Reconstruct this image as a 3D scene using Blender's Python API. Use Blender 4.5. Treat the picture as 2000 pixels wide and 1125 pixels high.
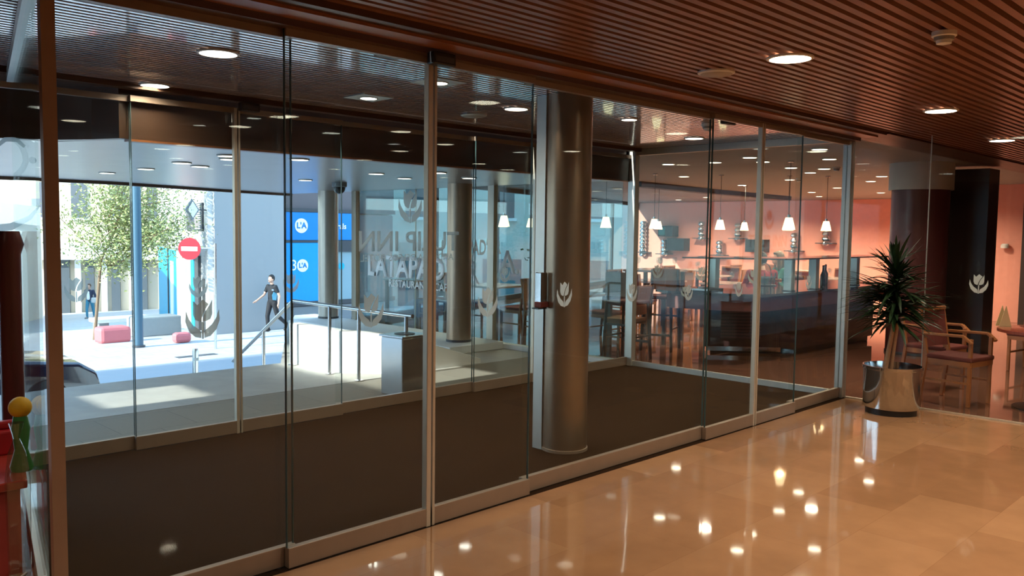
import bpy, bmesh, math, random
from mathutils import Vector, Matrix
random.seed(7)
for o in list(bpy.data.objects): bpy.data.objects.remove(o)
sc = bpy.context.scene
COL = sc.collection
PI = math.pi
# ------------------------------------------------------------------ camera
cam_d = bpy.data.cameras.new('camera'); cam = bpy.data.objects.new('camera', cam_d); COL.objects.link(cam)
RX = ((0.70628565, -0.03983623, 0.70680524), (-0.70781241, -0.05769744, 0.7040402), (0.01273454, -0.99753901, -0.06894745))
cam.matrix_world = Matrix(((RX[0][0], -RX[0][1], -RX[0][2], 0), (RX[1][0], -RX[1][1], -RX[1][2], 0), (RX[2][0], -RX[2][1], -RX[2][2], 1.6), (0, 0, 0, 1)))
cam_d.sensor_width = 36; cam_d.lens = 1641.2 / 2000 * 36; cam_d.clip_start = 0.05; cam_d.clip_end = 300
sc.camera = cam
# ------------------------------------------------------------------ world, sun, exposure
w = bpy.data.worlds.new('sky'); sc.world = w; w.use_nodes = True
nt = w.node_tree; nt.nodes.clear()
out = nt.nodes.new('ShaderNodeOutputWorld'); bg = nt.nodes.new('ShaderNodeBackground')
tc = nt.nodes.new('ShaderNodeTexCoord'); sx = nt.nodes.new('ShaderNodeSeparateXYZ'); rp = nt.nodes.new('ShaderNodeValToRGB')
rp.color_ramp.elements[0].position = 0.0; rp.color_ramp.elements[0].color = (0.72, 0.90, 1.0, 1)
rp.color_ramp.elements[1].position = 0.6; rp.color_ramp.elements[1].color = (0.35, 0.62, 1.0, 1)
nt.links.new(tc.outputs['Generated'], sx.inputs[0]); nt.links.new(sx.outputs['Z'], rp.inputs[0])
nt.links.new(rp.outputs[0], bg.inputs[0]); nt.links.new(bg.outputs[0], out.inputs[0]); bg.inputs[1].default_value = 3.7
sun_d = bpy.data.lights.new('sun', 'SUN'); sun = bpy.data.objects.new('sun', sun_d); COL.objects.link(sun)
SUN = Vector((-0.93, 0.04, 0.42)).normalized()
sun.rotation_euler = SUN.to_track_quat('Z', 'Y').to_euler(); sun_d.energy = 13; sun_d.color = (1, 0.95, 0.86); sun_d.angle = 0.01
sc.view_settings.view_transform = 'Standard'; sc.view_settings.look = 'None'
sc.view_settings.exposure = 0.0; sc.view_settings.gamma = 1; sc.view_settings.use_curve_mapping = False
cy = sc.cycles
cy.max_bounces = 10; cy.transparent_max_bounces = 48; cy.glossy_bounces = 6; cy.diffuse_bounces = 4
cy.sample_clamp_indirect = 6; cy.caustics_reflective = False; cy.caustics_refractive = False
cy.use_denoising = True
LAMP = 1.0      # strength of the fittings' own light
# ------------------------------------------------------------------ materials
MC = {}
def mat(name, col, rough=0.5, metal=0.0, noise=0.08, scale=12, emit=0, coat=0, spec=0.5, bump=0):
    if name in MC: return MC[name]
    m = bpy.data.materials.new(name); m.use_nodes = True; n = m.node_tree.nodes; l = m.node_tree.links
    b = n['Principled BSDF']; b.inputs['Roughness'].default_value = rough; b.inputs['Metallic'].default_value = metal
    b.inputs['Specular IOR Level'].default_value = spec; b.inputs['Coat Weight'].default_value = coat; b.inputs['Coat Roughness'].default_value = 0.05
    t = n.new('ShaderNodeTexCoord'); x = n.new('ShaderNodeTexNoise'); x.inputs['Scale'].default_value = scale; x.inputs['Detail'].default_value = 4
    l.new(t.outputs['Object'], x.inputs['Vector'])
    mx = n.new('ShaderNodeMix'); mx.data_type = 'RGBA'
    mx.inputs['A'].default_value = (*[c * (1 - noise) for c in col], 1); mx.inputs['B'].default_value = (*[min(1, c * (1 + noise)) for c in col], 1)
    l.new(x.outputs['Fac'], mx.inputs['Factor']); l.new(mx.outputs['Result'], b.inputs['Base Color'])
    if emit:
        b.inputs['Emission Color'].default_value = (*col, 1); b.inputs['Emission Strength'].default_value = emit
    if bump:
        bp = n.new('ShaderNodeBump'); bp.inputs['Strength'].default_value = bump; bp.inputs['Distance'].default_value = 0.01
        l.new(x.outputs['Fac'], bp.inputs['Height']); l.new(bp.outputs[0], b.inputs['Normal'])
    MC[name] = m; return m
def glassmat(name, tint, refl=0.05, gain=0.85):
    m = bpy.data.materials.new(name); m.use_nodes = True; n = m.node_tree.nodes; l = m.node_tree.links; n.clear()
    o = n.new('ShaderNodeOutputMaterial'); mx = n.new('ShaderNodeMixShader'); tr = n.new('ShaderNodeBsdfTransparent'); gl = n.new('ShaderNodeBsdfGlossy')
    lw = n.new('ShaderNodeLayerWeight'); lw.inputs['Blend'].default_value = 0.5
    p = n.new('ShaderNodeMath'); p.operation = 'POWER'; p.inputs[1].default_value = 5
    a = n.new('ShaderNodeMath'); a.operation = 'MULTIPLY_ADD'; a.inputs[1].default_value = gain; a.inputs[2].default_value = refl
    l.new(lw.outputs['Facing'], p.inputs[0]); l.new(p.outputs[0], a.inputs[0]); l.new(a.outputs[0], mx.inputs[0])
    tr.inputs[0].default_value = (*tint, 1); gl.inputs['Roughness'].default_value = 0.0; gl.inputs['Color'].default_value = (0.9, 0.97, 0.95, 1)
    l.new(tr.outputs[0], mx.inputs[1]); l.new(gl.outputs[0], mx.inputs[2]); l.new(mx.outputs[0], o.inputs[0])
    MC[name] = m; return m
glass = glassmat('clear_glass', (0.95, 0.975, 0.968), 0.022, 0.55)
glass_dark = glassmat('facade_glass', (0.80, 0.90, 0.90), 0.07, 0.9)
film = glassmat('cellophane', (0.9, 0.92, 0.9), 0.16, 0.8)
def frostmat():
    m = bpy.data.materials.new('frosted_film'); m.use_nodes = True; n = m.node_tree.nodes; l = m.node_tree.links; n.clear()
    o = n.new('ShaderNodeOutputMaterial'); mx = n.new('ShaderNodeMixShader'); tr = n.new('ShaderNodeBsdfTransparent'); d = n.new('ShaderNodeBsdfDiffuse'); t = n.new('ShaderNodeBsdfTranslucent'); m2 = n.new('ShaderNodeMixShader')
    d.inputs[0].default_value = (0.8, 0.84, 0.85, 1); t.inputs[0].default_value = (0.75, 0.82, 0.84, 1); tr.inputs[0].default_value = (0.8, 0.85, 0.85, 1)
    m2.inputs[0].default_value = 0.7; l.new(d.outputs[0], m2.inputs[1]); l.new(t.outputs[0], m2.inputs[2])
    mx.inputs[0].default_value = 0.62; l.new(tr.outputs[0], mx.inputs[1]); l.new(m2.outputs[0], mx.inputs[2]); l.new(mx.outputs[0], o.inputs[0])
    return m
frost = frostmat()
def brickmat(name, c1, c2, mortar, sx_, sy_, rough, msize=0.004, spec=0.5, bias=0.0, coat=0, speck=0.0, off=0.5):
    m = bpy.data.materials.new(name); m.use_nodes = True; n = m.node_tree.nodes; l = m.node_tree.links
    b = n['Principled BSDF']; b.inputs['Roughness'].default_value = rough; b.inputs['Specular IOR Level'].default_value = spec; b.inputs['Coat Weight'].default_value = coat; b.inputs['Coat Roughness'].default_value = 0.03
    t = n.new('ShaderNodeTexCoord'); br = n.new('ShaderNodeTexBrick'); br.offset = off
    br.inputs['Color1'].default_value = (*c1, 1); br.inputs['Color2'].default_value = (*c2, 1); br.inputs['Mortar'].default_value = (*mortar, 1)
    br.inputs['Scale'].default_value = 1; br.inputs['Brick Width'].default_value = sx_; br.inputs['Row Height'].default_value = sy_
    br.inputs['Mortar Size'].default_value = msize; br.inputs['Mortar Smooth'].default_value = 0.3; br.inputs['Bias'].default_value = bias
    no = n.new('ShaderNodeTexNoise'); no.inputs['Scale'].default_value = 3.0 if not speck else 90; no.inputs['Detail'].default_value = 5
    l.new(t.outputs['Object'], br.inputs['Vector']); l.new(t.outputs['Object'], no.inputs['Vector'])
    mx = n.new('ShaderNodeMix'); mx.data_type = 'RGBA'; mx.blend_type = 'MULTIPLY'; mx.inputs['Factor'].default_value = 0.35 if not speck else speck
    l.new(br.outputs['Color'], mx.inputs['A']); l.new(no.outputs['Color'], mx.inputs['B']); 
    hs = n.new('ShaderNodeHueSaturation'); hs.inputs['Saturation'].default_value = 0; hs.inputs['Value'].default_value = 1.7
    l.new(no.outputs['Color'], hs.inputs['Color']); l.new(hs.outputs[0], mx.inputs['B'])
    l.new(mx.outputs['Result'], b.inputs['Base Color'])
    MC[name] = m; return m
marble = brickmat('polished_marble_tiles', (0.42, 0.23, 0.118), (0.32, 0.165, 0.082), (0.31, 0.16, 0.08), 0.90, 0.45, 0.045, 0.0015, 0.6, 0.0, 0.15)
terr_in = brickmat('speckled_paving', (0.24, 0.225, 0.19), (0.22, 0.205, 0.175), (0.15, 0.14, 0.13), 0.6, 0.6, 0.7, 0.004, 0.3, 0, 0, 0.45)
terr_out = brickmat('pale_paving', (0.46, 0.45, 0.42), (0.43, 0.42, 0.40), (0.4, 0.4, 0.38), 0.6, 0.6, 0.6, 0.004, 0.3)
street_m = brickmat('street_paving', (0.50, 0.50, 0.50), (0.44, 0.45, 0.47), (0.33, 0.34, 0.36), 0.8, 0.4, 0.8, 0.01, 0.2)
stone_m = brickmat('grey_stone_cladding', (0.50, 0.50, 0.50), (0.45, 0.46, 0.47), (0.36, 0.37, 0.38), 1.5, 0.75, 0.7, 0.006, 0.3, 0, 0, 0.5)
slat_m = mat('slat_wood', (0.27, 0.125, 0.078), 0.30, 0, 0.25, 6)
slat_v = mat('daylit_slat_wood', (0.48, 0.38, 0.35), 0.22, 0, 0.25, 6, spec=0.9, coat=1)  # paler grey copy of the slat wood, daylight sheen put into the colour
slot_m = mat('dark_slot', (0.02, 0.011, 0.008), 0.8)
header_m = mat('bronze_header', (0.10, 0.05, 0.028), 0.4, 0.3)
woodtrim = mat('orange_wood_trim', (0.30, 0.11, 0.045), 0.35, 0, 0.2, 8)
mat_m = mat('brown_mat_carpet', (0.036, 0.019, 0.010), 0.95, 0, 0.5, 260, bump=0.6, spec=0.06)
alu = mat('brushed_aluminium', (0.62, 0.56, 0.46), 0.4, 0.5)
alu_l = mat('pale_aluminium', (0.62, 0.62, 0.58), 0.4, 0.7)
bronze = mat('bronze_rail', (0.34, 0.26, 0.20), 0.4, 0.5)
colm = mat('bronze_column', (0.38, 0.28, 0.20), 0.33, 0.85)
colo = mat('outdoor_column', (0.50, 0.45, 0.39), 0.3, 0.6)
chrome = mat('chrome', (0.66, 0.68, 0.70), 0.08, 1.0)
steel = mat('stainless_steel', (0.6, 0.62, 0.64), 0.22, 1.0)
black = mat('black_plastic', (0.012, 0.012, 0.013), 0.4)
white = mat('white_plastic', (0.75, 0.73, 0.68), 0.5)
pink = mat('salmon_wall_paint', (0.80, 0.34, 0.25), 0.7)
greyceil = mat('grey_ceiling_paint', (0.30, 0.31, 0.30), 0.7)
soffit = mat('metal_soffit', (0.36, 0.34, 0.33), 0.28, 0.6, 0.15, 3)
fascia = mat('brown_fascia', (0.085, 0.045, 0.03), 0.3)
restfl = mat('orange_polished_floor', (0.22, 0.095, 0.06), 0.05, 0, 0.12, 4, coat=0.2)
emitm = mat('lamp_glow', (1.0, 0.86, 0.66), 0.5, emit=14)
emitc = mat('cool_lamp_glow', (1.0, 0.93, 0.82), 0.5, emit=9)
shade_m = mat('glowing_shade', (1.0, 0.72, 0.42), 0.5, emit=4.0)
darkwood = mat('dark_wood', (0.05, 0.018, 0.012), 0.35, 0, 0.2, 7)
orwood = mat('orange_chair_wood', (0.36, 0.13, 0.045), 0.35, 0, 0.2, 9)
redup = mat('red_upholstery', (0.13, 0.02, 0.015), 0.7)
maroon = mat('maroon_panel', (0.11, 0.03, 0.03), 0.35)
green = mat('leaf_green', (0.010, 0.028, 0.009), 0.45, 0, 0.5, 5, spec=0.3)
ltgreen = mat('street_tree_leaf', (0.33, 0.36, 0.14), 0.5, 0, 0.4, 3)
bark = mat('bark', (0.20, 0.13, 0.08), 0.8, 0, 0.3, 30)
cream = mat('cream_render', (0.72, 0.62, 0.48), 0.8)
blueb = mat('blue_banner', (0.0, 0.22, 0.62), 0.5)
cyanb = mat('cyan_panel', (0.0, 0.42, 0.66), 0.5)
whitel = mat('white_lettering', (0.97, 0.97, 0.97), 0.5)
stone_w = mat('white_stone', (0.82, 0.83, 0.83), 0.6)
dkgrey = mat('dark_grey', (0.05, 0.055, 0.065), 0.5)
midgrey = mat('mid_grey', (0.22, 0.24, 0.26), 0.6)
redc = mat('red_concrete', (0.62, 0.16, 0.17), 0.7)
skin = mat('skin', (0.62, 0.36, 0.26), 0.5)
hairb = mat('dark_hair', (0.015, 0.011, 0.01), 0.5)
hairg = mat('grey_brown_hair', (0.10, 0.075, 0.06), 0.6)
glassware = glassmat('glassware', (0.85, 0.9, 0.88), 0.12, 0.8)
# ------------------------------------------------------------------ helpers
class MB:
    def __init__(s): s.bm = bmesh.new()
    def box(s, a, b, mtx=None):
        x0, y0, z0 = a; x1, y1, z1 = b
        M = Matrix.Translation(((x0+x1)/2, (y0+y1)/2, (z0+z1)/2)) @ Matrix.Diagonal((abs(x1-x0), abs(y1-y0), abs(z1-z0), 1))
        if mtx: M = mtx @ M
        bmesh.ops.create_cube(s.bm, size=1, matrix=M); return s
    def rod(s, p, q, r, r2=None, seg=12):
        p = Vector(p); q = Vector(q); d = q - p; L = d.length
        if L < 1e-6: return s
        M = Matrix.Translation((p+q)/2) @ d.to_track_quat('Z', 'Y').to_matrix().to_4x4()
        bmesh.ops.create_cone(s.bm, cap_ends=True, segments=seg, radius1=r, radius2=r if r2 is None else r2, depth=L, matrix=M); return s
    def ball(s, c, r, sub=2, sc_=(1, 1, 1)):
        bmesh.ops.create_icosphere(s.bm, subdivisions=sub, radius=r, matrix=Matrix.Translation(c) @ Matrix.Diagonal((*sc_, 1))); return s
    def cap(s, p, q, r, r2=None, seg=14):
        r2 = r if r2 is None else r2
        s.rod(p, q, r, r2, seg); s.ball(p, r); s.ball(q, r2); return s
    def bar(s, p, q, wd, ht):      # rectangular bar from p to q
        p = Vector(p); q = Vector(q); d = q - p
        M = Matrix.Translation((p+q)/2) @ d.to_track_quat('Y', 'Z').to_matrix().to_4x4() @ Matrix.Diagonal((wd, d.length, ht, 1))
        bmesh.ops.create_cube(s.bm, size=1, matrix=M); return s
    def lathe(s, prof, c=(0, 0, 0), seg=32, open_=False):
        rings = []
        for r, z in prof:
            rings.append([s.bm.verts.new((c[0]+r*math.cos(2*PI*k/seg), c[1]+r*math.sin(2*PI*k/seg), c[2]+z)) for k in range(seg)])
        for a, b in zip(rings, rings[1:]):
            for k in range(seg): s.bm.faces.new((a[k], a[(k+1) % seg], b[(k+1) % seg], b[k]))
        if not open_:
            s.bm.faces.new(rings[0][::-1]); s.bm.faces.new(rings[-1])
        return s
    def prism(s, poly, z0, z1):
        n = len(poly); zf = z1 if callable(z1) else (lambda x, y: z1)
        a = [s.bm.verts.new((p[0], p[1], z0)) for p in poly]; b = [s.bm.verts.new((p[0], p[1], zf(p[0], p[1]))) for p in poly]
        s.bm.faces.new(a[::-1]); s.bm.faces.new(b)
        for k in range(n): s.bm.faces.new((a[k], a[(k+1) % n], b[(k+1) % n], b[k]))
        return s
    def plate(s, poly, O, U, V, th):   # 2-D outline on plane O+u*U+v*V, extruded th along UxV
        O = Vector(O); U = Vector(U); V = Vector(V); N = U.cross(V).normalized() * th
        a = [s.bm.verts.new(O + U*p[0] + V*p[1]) for p in poly]; b = [s.bm.verts.new(O + U*p[0] + V*p[1] + N) for p in poly]
        n = len(poly); s.bm.faces.new(a[::-1]); s.bm.faces.new(b)
        for k in range(n): s.bm.faces.new((a[k], a[(k+1) % n], b[(k+1) % n], b[k]))
        return s
    def build(s, name, m, parent=None, smooth=False, off=None, bevel=0, fix=True):
        if off is None and parent is not None: off = root_loc(parent)
        if off is not None: bmesh.ops.translate(s.bm, verts=s.bm.verts, vec=-Vector(off))
        if fix: bmesh.ops.recalc_face_normals(s.bm, faces=s.bm.faces)
        me = bpy.data.meshes.new(name); s.bm.to_mesh(me); s.bm.free()
        me.materials.append(m)
        if smooth:
            for p in me.polygons: p.use_smooth = True
            me.set_sharp_from_angle(angle=0.7)
        o = bpy.data.objects.new(name, me); COL.objects.link(o)
        if parent is not None: o.parent = parent
        if bevel:
            b = o.modifiers.new('bevel', 'BEVEL'); b.width = bevel; b.segments = 2; b.limit_method = 'ANGLE'
        return o
def root_loc(o):
    v = Vector((0, 0, 0))
    while o is not None: v += o.location; o = o.parent
    return v
def tag(o, label=None, cat=None, group=None, kind=None):
    if label: o['label'] = label
    if cat: o['category'] = cat
    if group: o['group'] = group
    if kind: o['kind'] = kind
    return o
def thing(name, label, cat, loc=(0, 0, 0), group=None, kind=None):
    o = bpy.data.objects.new(name, None); COL.objects.link(o); o.location = loc; o.empty_display_size = 0.1
    return tag(o, label, cat, group, kind)
def one(name, mb, m, label, cat, loc, group=None, **k):
    o = mb.build(name, m, None, off=loc, **k); o.location = loc; return tag(o, label, cat, group)
def struct(name, mb, m, parent=None, **k):
    o = mb.build(name, m, parent, **k)
    if parent is None: o['kind'] = 'structure'
    return o
def sroot(name, loc=(0, 0, 0)):
    o = bpy.data.objects.new(name, None); COL.objects.link(o); o.location = loc; o['kind'] = 'structure'; return o
def dup(o, loc, rz=0, label=None, group=None, scale=None):
    def cp(s, par):
        c = s.copy(); COL.objects.link(c); c.parent = par
        for ch in s.children: cp(ch, c)
        return c
    r = cp(o, None); r.location = loc; r.rotation_euler = (0, 0, rz)
    if scale: r.scale = scale if isinstance(scale, tuple) else (scale,)*3
    if label: r['label'] = label
    if group: r['group'] = group
    return r
def text_mesh(txt, size, O, U, V, m, name, parent, th=0.002, bold=0.0, align='CENTER', serif=False, space=1.0):
    cu = bpy.data.curves.new('t', 'FONT'); cu.body = txt; cu.size = size; cu.align_x = align; cu.align_y = 'CENTER'; cu.offset = bold; cu.extrude = 0.0; cu.resolution_u = 3; cu.space_character = space
    to = bpy.data.objects.new('t', cu); COL.objects.link(to); bpy.context.view_layer.update()
    me = bpy.data.meshes.new_from_object(to.evaluated_get(bpy.context.evaluated_depsgraph_get()))
    bpy.data.objects.remove(to)
    bm = bmesh.new(); bm.from_mesh(me); bpy.data.meshes.remove(me)
    ret = bmesh.ops.extrude_face_region(bm, geom=list(bm.faces)); vs = [e for e in ret['geom'] if isinstance(e, bmesh.types.BMVert)]
    bmesh.ops.translate(bm, verts=vs, vec=(0, 0, th))
    U = Vector(U).normalized(); V = Vector(V).normalized(); N = U.cross(V); O = Vector(O)
    for v in bm.verts: v.co = O + U*v.co.x + V*v.co.y + N*v.co.z
    b = MB(); b.bm.free(); b.bm = bm
    return b.build(name, m, parent)
def circ(r, n=24, a0=0, a1=2*PI, c=(0, 0)):
    return [(c[0]+r*math.cos(a0+(a1-a0)*k/n), c[1]+r*math.sin(a0+(a1-a0)*k/n)) for k in range(n)]
def tulip(s, O, U, V, parent, name='tulip_decal'):
    # bloom in two halves divided by a slit, stem, two curling leaves; unit height 1 -> s
    b = MB(); U = Vector(U)*s; V = Vector(V)*s; th = 0.0015
    b.plate([(-0.25, 0.48), (-0.25, 0.12), (-0.20, 0.0), (-0.10, -0.05), (-0.05, -0.05), (0.0, 0.12), (0.06, 0.24), (0.16, 0.38), (0.0, 0.50), (-0.06, 0.44), (-0.14, 0.36), (-0.19, 0.42)][::-1], O, U, V, th)
    b.plate([(0.0, -0.05), (0.10, -0.05), (0.20, 0.0), (0.25, 0.12), (0.25, 0.48), (0.19, 0.36), (0.09, 0.22), (0.04, 0.12)], O, U, V, th)
    b.plate([(-0.025, -0.5), (0.025, -0.5), (0.025, -0.07), (-0.025, -0.07)], O, U, V, th)
    for sg in (-1, 1):
        L = [(0.04, -0.48), (0.2, -0.44), (0.36, -0.28), (0.45, -0.04), (0.43, 0.22), (0.36, 0.02), (0.24, -0.15), (0.08, -0.27), (0.04, -0.34)]
        b.plate([(sg*x, y) for x, y in (L if sg > 0 else L[::-1])], O, U, V, th)
    o = b.build(name, frost, parent); return o
R_ = math.radians
X = Vector((1, 0, 0)); Y = Vector((0, 1, 0)); Z = Vector((0, 0, 1))
H = 2.56
# ------------------------------------------------------------------ SETTING: floors
m_ = MB().box((-4, -6, -0.2), (8.1, 3.42, 0)); struct('floor', m_, marble)
struct('floor_side', MB().prism([(-4, 3.42), (0.96, 3.42), (1.56, 6.0), (-4, 6.0)], -0.2, 0.0), marble)
struct('floor_vestibule', MB().prism([(0.96, 3.42), (8.1, 3.42), (8.1, 6.1), (1.58, 6.1)], -0.2, -0.002), mat_m)
struct('floor_restaurant', MB().prism([(8.1, -6), (23.2, -6), (23.2, 17.2), (8.0, 11.8), (8.0, 6.0), (8.1, 6.0)], -0.2, -0.002), restfl)
struct('floor_terrace', MB().box((-6, 6.0, -0.3), (8.0, 7.3, -0.005)), terr_in)
struct('floor_terrace_outer', MB().prism([(-6, 7.3), (8.0, 7.3), (8.0, 12.6), (7.5, 12.9), (5.05, 8.87), (-6, 8.87)], -0.3, -0.003), terr_out)
# ------------------------------------------------------------------ ceilings with real slats
def slats(name, x0, x1, y0, y1, m, pitch=0.070, wd=0.038, z=H, par=None):
    b = MB(); k = 0; y = y0 + wd/2
    while y < y1:
        b.box((x0, y-wd/2, z), (x1, y+wd/2, z+0.03)); y += pitch
    return struct(name, b, m)
struct('ceiling', MB().box((-4, -6, H+0.03), (14.2, 3.14, H+0.12)), mat('dark_red_slot', (0.05, 0.018, 0.010), 0.8))
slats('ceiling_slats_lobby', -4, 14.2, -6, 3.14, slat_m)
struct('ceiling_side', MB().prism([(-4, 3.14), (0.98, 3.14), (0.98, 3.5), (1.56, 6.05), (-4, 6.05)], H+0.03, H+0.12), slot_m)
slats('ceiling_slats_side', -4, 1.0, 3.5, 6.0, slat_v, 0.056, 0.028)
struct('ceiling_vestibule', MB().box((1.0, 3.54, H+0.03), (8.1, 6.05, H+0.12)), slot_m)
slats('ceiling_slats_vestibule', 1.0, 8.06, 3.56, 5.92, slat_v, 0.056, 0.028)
struct('ceiling_restaurant', MB().prism([(8.1, 3.5), (23.2, 3.5), (23.2, 17.2), (8.0, 11.8), (8.0, 6.05), (8.1, 6.05)], H, H+0.12), greyceil)
struct('ceiling_restaurant_side', MB().box((14.2, -6, H), (23.2, 3.5, H+0.12)), greyceil)
struct('trim_1', MB().box((-4, 3.14, H-0.03), (8.1, 3.22, H+0.12)).box((8.1, 3.12, H-0.02), (14.3, 3.52, H+0.12)), header_m)
struct('trim_2', MB().box((-4, 3.22, H-0.045), (8.1, 3.36, H+0.12)), woodtrim)
struct('trim_3', MB().box((0.96, 3.38, H-0.07), (8.1, 3.54, H+0.12)), header_m)
struct('trim_4', MB().box((-4, 5.93, H-0.03), (8.1, 6.02, H+0.12)), header_m)
# fascia down to the canopy soffit and the canopy itself
def fx(y): return y
struct('trim_5', MB().box((2.3, 6.10, 2.2), (8.05, 6.16, H+0.12)).prism([(-6, 6.9), (1.4, 6.9), (1.75, 6.84), (2.05, 6.65), (2.22, 6.35), (2.3, 6.16), (2.3, 6.10), (2.24, 6.10), (2.14, 6.33), (1.98, 6.58), (1.72, 6.76), (1.4, 6.82), (-6, 6.82)], 2.2, H+0.12), fascia)
struct('trim_6', MB().box((2.3, 6.085, 2.185), (8.05, 6.17, 2.2)), woodtrim)
struct('ceiling_outside', MB().box((-6, 6.05, H), (2.4, 6.9, H+0.12)), fascia)
struct('ceiling_canopy', MB().prism([(1.6, 6.9), (2.05, 6.7), (2.3, 6.16), (8.0, 6.16), (8.0, 13.6), (6.5, 13.1), (4.4, 12.25), (1.6, 12.25)], 2.2, 2.34), soffit)
struct('trim_7', MB().prism([(1.5, 12.25), (4.4, 12.25), (6.5, 13.1), (8.0, 13.6), (8.0, 13.7), (6.45, 13.2), (4.35, 12.35), (1.5, 12.35)], 2.16, 2.45), header_m)
struct('trim_11', MB().prism([(13.2, 9.68), (16.5, 10.06), (20.6, 10.34), (20.6, 10.6), (16.5, 10.32), (13.2, 9.94)], 2.46, 2.56), mat('dark_bulkhead', (0.03, 0.02, 0.018), 0.6))
# ------------------------------------------------------------------ walls
struct('wall_back', MB().box((-4.1, -6.1, 0), (23.2, -6, H+0.1)), mat('back_wall_paint', (0.09, 0.05, 0.035), 0.6))
struct('wall_left', MB().box((-4.1, -6, 0), (-4, 6.05, H+0.1)), mat('left_wall_paint', (0.12, 0.07, 0.045), 0.6))
struct('wall_front_left', MB().box((-4.1, 6.05, 0), (0.6, 6.12, H+0.1)), MC['left_wall_paint'])  # unseen, added to keep stray sun out of the lobby
struct('wall_restaurant_far', MB().box((23.2, -6, 0), (23.3, 17.2, H+0.1)), pink)
struct('wall_restaurant_side', MB().box((17.6, 4.25, 0), (17.75, 5.3, H)), pink)
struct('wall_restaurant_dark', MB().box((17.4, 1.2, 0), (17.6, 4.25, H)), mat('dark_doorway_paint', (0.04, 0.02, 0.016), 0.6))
one('wall_sensor', MB().lathe([(0.07, 0), (0.07, 0.05), (0.05, 0.08)], (17.52, 4.55, 1.38), 20), white, 'small white device on the pink wall at the far right', 'wall sensor', (17.52, 4.55, 1.38))
struct('wall_sun_blocker', MB().box((-3.3, 6.2, -1.6), (-3.0, 7.85, 3.6)).box((-3.3, 7.85, -1.6), (-3.0, 8.6, 2.55)).box((-3.3, 7.85, 3.1), (-3.0, 8.6, 3.6)).box((-3.3, 8.6, -1.6), (-3.0, 9.3, 3.6)), stone_w)  # unseen wall added to block sun, opening shaped for the terrace sun patch
struct('wall_road_shade', MB().box((-54, 12.2, -1.6), (-41, 21.3, 22)), stone_w)  # unseen tall block added so the road falls in shade
# ------------------------------------------------------------------ glazing
def pane(root, a, b, z0=0.10, z1=2.49, th=0.012, edges=(False, False), m=None):
    a = Vector((*a, 0)); b = Vector((*b, 0)); U = (b-a).normalized(); L = (b-a).length
    MB().plate([(0, z0), (L, z0), (L, z1), (0, z1)], a + U.cross(Z)*(-th/2), U, Z, th).build('glass_pane', m or glass, root)
def panel(name, x0, x1, y, stiles=(), decals=(), rail=True, zr=0.10, rail_m=None, frame_m=None, edge=(), sensor=None):
    r = sroot(name, ((x0+x1)/2, y, 0))
    pane(r, (x0, y), (x1, y))
    if rail:
        MB().box((x0, y-0.018, 0.004), (x1, y+0.018, zr)).build('bottom_rail', rail_m or bronze, r, bevel=0.002)
        MB().box((x0, y-0.018, 2.455), (x1, y+0.018, 2.495)).build('top_rail', rail_m or bronze, r)
    for sx0, sx1 in stiles:
        MB().box((sx0, y-0.02, 0.0), (sx1, y+0.02, 2.49)).build('stile', frame_m or alu, r, bevel=0.003)
    for ex in edge:
        MB().box((ex-0.002, y-0.0062, 0.10), (ex+0.002, y+0.0062, 2.49)).build('glass_edge', mat('glass_edge', (0.05, 0.09, 0.09), 0.15), r)
    for (dx, dz, ds) in decals: tulip(ds, (dx, y-0.010, dz), X, Z, r)
    return r
# front wall of the vestibule
panel('window_1', 1.05, 2.05, 3.49, decals=[(1.61, 1.2, 0.17)], edge=(2.045,))
panel('door_1', 1.99, 2.845, 3.45, stiles=[(2.815, 2.845)], decals=[(2.46, 1.19, 0.17)], edge=(1.99,))
panel('door_2', 2.855, 3.62, 3.45, stiles=[(2.855, 2.873)], decals=[(3.26, 1.19, 0.17)], edge=(3.615,))
panel('window_2', 3.60, 5.62, 3.49, decals=[(3.96, 1.2, 0.16), (4.66, 1.18, 0.13), (5.36, 1.15, 0.12)], edge=(5.61,))
panel('door_3', 5.58, 6.325, 3.45, stiles=[(6.30, 6.325)], decals=[(6.02, 1.15, 0.12)], edge=(5.585,))
panel('door_4', 6.335, 7.05, 3.45, stiles=[(6.335, 6.353)], edge=(7.045,))
panel('window_3', 7.03, 8.06, 3.49, decals=[(7.32, 1.16, 0.13)])
# back wall of the vestibule
p4 = panel('window_4', 0.6, 2.31, 6.08, edge=(2.30,), decals=[(1.93, 1.16, 0.17)])
def ribbon(b, pts, wd, y):
    L = []; Rr = []
    for k, p in enumerate(pts):
        a = Vector(pts[max(0, k-1)]); c = Vector(pts[min(len(pts)-1, k+1)]); n = (c-a).normalized(); n = Vector((-n.y, n.x)) * wd[k]/2
        L.append((p[0]+n.x, p[1]+n.y)); Rr.append((p[0]-n.x, p[1]-n.y))
    for k in range(len(pts)-1): b.plate([L[k], Rr[k], Rr[k+1], L[k+1]], (0, y, 0), X, Z, 0.0015)
    return b
q_ = [(1.49, 2.09), (1.53, 2.13), (1.58, 2.135), (1.62, 2.10), (1.64, 2.05), (1.645, 2.0), (1.625, 1.95), (1.59, 1.91), (1.585, 1.87), (1.61, 1.85), (1.65, 1.85), (1.68, 1.87)]
ribbon(MB(), q_, [.02, .028, .032, .036, .036, .036, .036, .036, .034, .03, .024, .008], 6.069).plate(circ(0.022, 20, c=(1.685, 2.01)), (0, 6.069, 0), X, Z, 0.0015).build('swirl_decal', frost, p4)
ribbon(MB(), [(1.0, 1.58), (1.2, 1.60), (1.4, 1.56), (1.55, 1.58), (1.66, 1.64), (1.72, 1.72)], [.05, .05, .05, .045, .03, .008], 6.069).build('swirl_decal', frost, p4)
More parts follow.
